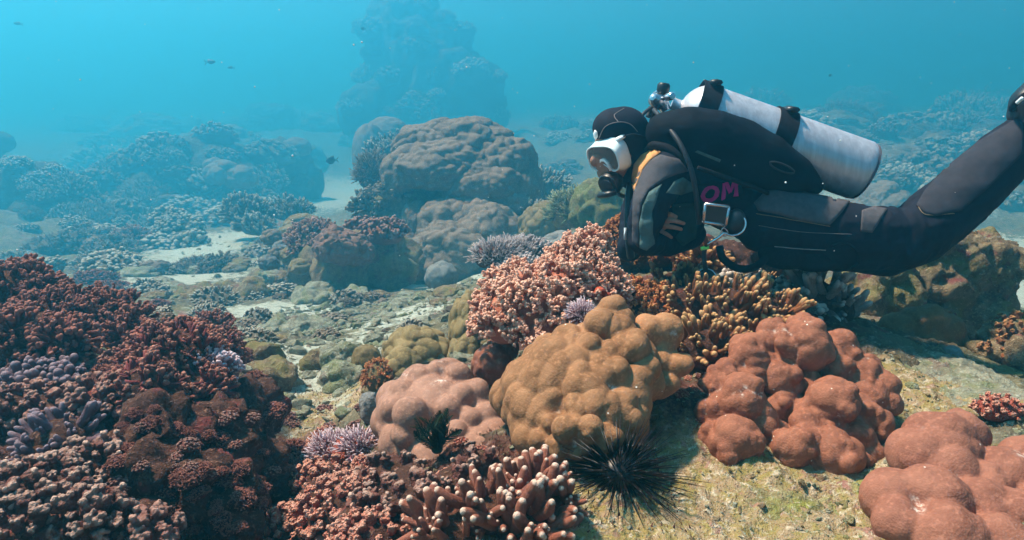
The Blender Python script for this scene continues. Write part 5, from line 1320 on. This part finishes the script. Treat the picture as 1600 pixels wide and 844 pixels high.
# camera at the waist, clip and gauge
cc = at(1118, 335, 1.76)
cam_t = thing('waist_camera', 'small silver framed camera clipped at the diver\'s waist', 'camera', cc)
def bar(name, a_, b_, r, mat, parent, flat=None, sides=8):
    mb = MB(); mb.tube([at(*a_) - parent.location, at(*b_) - parent.location], r, sides, flat=flat); return new_obj(name, mb.mesh(name), mat, parent)
K = [(1102,319,1.76),(1139,323,1.77),(1134,352,1.77),(1099,347,1.76)]
for i in range(4): bar('frame_bar', K[i], K[(i + 1) % 4], .0042, M_STEEL, cam_t)
q = [at(x, y, D + .012) - cc for x, y, D in K]; q2 = [at(x, y, D - .0005) - cc for x, y, D in K]
V = np.array([tuple(v) for v in q + q2]); F = np.array([(0, 1, 2, 3), (7, 6, 5, 4), (0, 4, 5, 1), (1, 5, 6, 2), (2, 6, 7, 3), (3, 7, 4, 0)])
new_obj('screen', mesh_np('screen', V, [F], smooth=False), plain_mat('screen_glass', (.02, .022, .032), rough=.15, spec=.5), cam_t)
lump('housing', [(1150,346,1.79,15,20,16),(1146,352,1.79,14,16,14)], M_BLACKP, cam_t, .003, 4)
wire('coiled_lanyard', [(1160,338,1.775),(1165,346,1.765),(1163,358,1.76),(1154,366,1.76),(1142,368,1.76),(1132,364,1.765)], .0028, M_STEEL, cam_t)
gc = at(1103, 437, 1.80)
gauge = thing('pressure_gauge', 'round dark gauge hanging from a clip below the diver', 'gauge', gc)
wire('clip', [(1132,364,1.765),(1122,372,1.77),(1112,378,1.775),(1106,382,1.78)], .0045, M_STEEL, gauge)
wire('clip_ring', [(1131,356,1.768),(1137,362,1.768),(1134,369,1.768),(1127,367,1.768),(1128,358,1.768),(1131,356,1.768)], .0018, M_STEEL, gauge)
wire('tape', [(1095,389,1.78),(1100,388,1.78),(1107,387,1.78)], .0055, M_LIME, gauge)
wire('hose', [(1104,384,1.782),(1100,396,1.785),(1101,412,1.79),(1103,424,1.795)], .0065, M_HOSE, gauge)
bar('swivel', (1101,404,1.787), (1102,420,1.792), .0052, M_STEEL, gauge)
lathe('dial', [(0, -.012), (.026, -.012), (.031, -.004), (.031, .006), (.028, .009), (.026, .006), (0, .006)], gc, Vector((-.35, -.85, .35)), M_BLACKP, gauge, 28)
lathe('dial_rim', [(.0285, .004), (.0315, .004), (.0315, .008), (.0285, .009)], gc, Vector((-.35, -.85, .35)), plain_mat('blue_grey_rim', (.45, .52, .58), rough=.4), gauge, 28)

# fin
fb = at(1606, 178, 1.91)
fin = thing('swim_fin', 'black swim fin with a white buckle at the upper right edge', 'fin', fb)
fp = MB(); chain(fp, [(1601,180,1.91,22,20,24),(1606,160,1.91,23,24,26),(1634,138,1.91,27,26,30),(1690,106,1.91,24,16,34)], 8)
world_part('foot_pocket', remesh(fp.mesh('m'), .005, 4), M_BLACKP, fin)
d1, d2 = at(1670, 115, 1.91), at(1850, 20, 1.93); ax_ = (d2 - d1).normalized(); sy = Vector((0, 1, 0)); nz = ax_.cross(sy).normalized()
q = [d1 - sy * .06, d1 + sy * .06, d2 + sy * .10, d2 - sy * .10]; V = np.array([tuple(v + nz * .008 - fb) for v in q] + [tuple(v - nz * .004 - fb) for v in q])
new_obj('blade', mesh_np('blade', V, [np.array([(0, 1, 2, 3), (7, 6, 5, 4), (0, 4, 5, 1), (1, 5, 6, 2), (2, 6, 7, 3), (3, 7, 4, 0)])], smooth=False), M_BLACKP, fin)
wire('heel_strap', [(1640,128,1.83),(1600,150,1.83),(1583,166,1.87),(1582,172,1.94)], .009, M_WEB, fin)
wire('buckle', [(1589,161,1.838),(1598,153,1.824)], .005, M_WHITE, fin)

shift = at(1606, 222, 2.16) - at(1606, 208, 1.91)
fin2 = fin.copy(); COL.objects.link(fin2); fin2.location = fin.location + shift
tag(fin2, 'second black swim fin on the far foot behind the first', 'fin')
for ch in list(fin.children):
    c_ = ch.copy(); COL.objects.link(c_); c_.parent = fin2

# ================================================================== fish
M_FISH = plain_mat('dark_fish', (.03, .03, .035), rough=.5, spec=.3)
def fish_mesh(seed, deep):
    mb = MB(); n = 9; pts = []; V, F = ico(3)
    W = V * np.array([.5, .11, .5 * deep]); W[:, 2] *= (1 - .35 * np.clip(V[:, 0], -1, 1) ** 2); W[:, 2] *= np.where(V[:, 0] > .5, .75, 1); mb.add(W, F)
    for s in (-1, 1):
        T = np.array([(.42, .012, 0), (.42, -.012, 0), (.82, 0, s * .30), (.70, 0, s * .05)]); mb.add(T, np.array([(0, 2, 3), (1, 3, 2), (0, 1, 2), (0, 3, 1)]))
    T = np.array([(-.2, .012, .45 * deep), (-.2, -.012, .45 * deep), (.35, 0, .50 * deep + .1), (.40, .008, .2 * deep), (.40, -.008, .2 * deep)]); mb.add(T, np.array([(0, 3, 2), (1, 2, 4), (0, 2, 1), (0, 1, 4)]))
    return mb.mesh('fish')
fm = [fish_mesh(0, .75), fish_mesh(1, .42)]
for f_ in fm: f_.materials.append(M_FISH)
for x, y, D, s, k, yaw, lab in [(107,268,7.5,11,0,2.2,'dark round fish near the left edge above the reef head'),(517,251,7.0,15,0,.5,'dark small fish swimming left of the tall pale dome'),(330,97,9,14,1,3.0,'grey slim fish high in the open water at left'),(360,106,9.5,8,1,.4,'tiny fish trailing the slim grey fish at upper left'),
    (567,45,9,6,0,.3,'tiny dark fish left of the pinnacle top'),(756,246,4.7,9,0,.9,'dark fish resting on the taupe coral cap'),(27,37,9,10,1,.2,'faint slim fish in the upper left corner'),(1297,118,8,5,0,.1,'tiny fish in the open water above the tank')]:
    o = new_obj('fish', fm[k], None, None, at(x, y, D)); ss = s * upx(D); o.scale = (ss, ss, ss); o.rotation_euler = (0, random.uniform(-.2, .2), yaw)
    tag(o, lab, 'fish', 'small reef fish')
# drifting specks
mb = MB(); V, F = ico(1); rg = np.random.RandomState(9)
for k in range(170):
    D = .7 + 4.5 * rg.uniform() ** 1.2; p = at(rg.uniform(0, 1600), rg.uniform(0, 420), D); mb.add(V * rg.uniform(.0004, .0011) * (1 + .25 * D) + np.array(p), F)
o = new_obj('marine_snow', mb.mesh('marine_snow'), plain_mat('pale_specks', (.75, .78, .78))); o['kind'] = 'stuff'; o['label'] = 'pale specks drifting in the water'
# ------------------------------------------------------------------ the water itself
def water_box():
    mb = MB()
    x0, x1, y0, y1, z0, z1 = -175, 175, -175, 175, -9.0, CAMZ + 9.2
    V = [(x, y, z) for z in (z0, z1) for y in (y0, y1) for x in (x0, x1)]
    F = [(0, 2, 3, 1), (4, 5, 7, 6), (0, 1, 5, 4), (2, 6, 7, 3), (0, 4, 6, 2), (1, 3, 7, 5)]
    me = mesh_np('haze', np.array(V), [np.array(F)], smooth=False)
    m = bpy.data.materials.new('sea_water'); m.use_nodes = True
    nt = m.node_tree
    for n in list(nt.nodes): nt.nodes.remove(n)
    out = nt.nodes.new('ShaderNodeOutputMaterial')
    v = nt.nodes.new('ShaderNodeVolumePrincipled')
    v.inputs['Color'].default_value = (*WATER_SCATTER, 1)
    v.inputs['Density'].default_value = WATER_DENSITY
    v.inputs['Anisotropy'].default_value = WATER_G
    v.inputs['Absorption Color'].default_value = (*WATER_ABSORB, 1)
    v.inputs['Density Attribute'].default_value = ''
    nt.links.new(v.outputs[0], out.inputs['Volume'])
    try: m.volume_intersection_method = 'FAST'
    except Exception: pass
    o = new_obj('haze', me, m); o['kind'] = 'stuff'
    o['label'] = 'blue-green sea water filling the whole view'
water_box()
print('SCRIPT TIME', time.time() - T0, 'objects', len(bpy.data.objects))
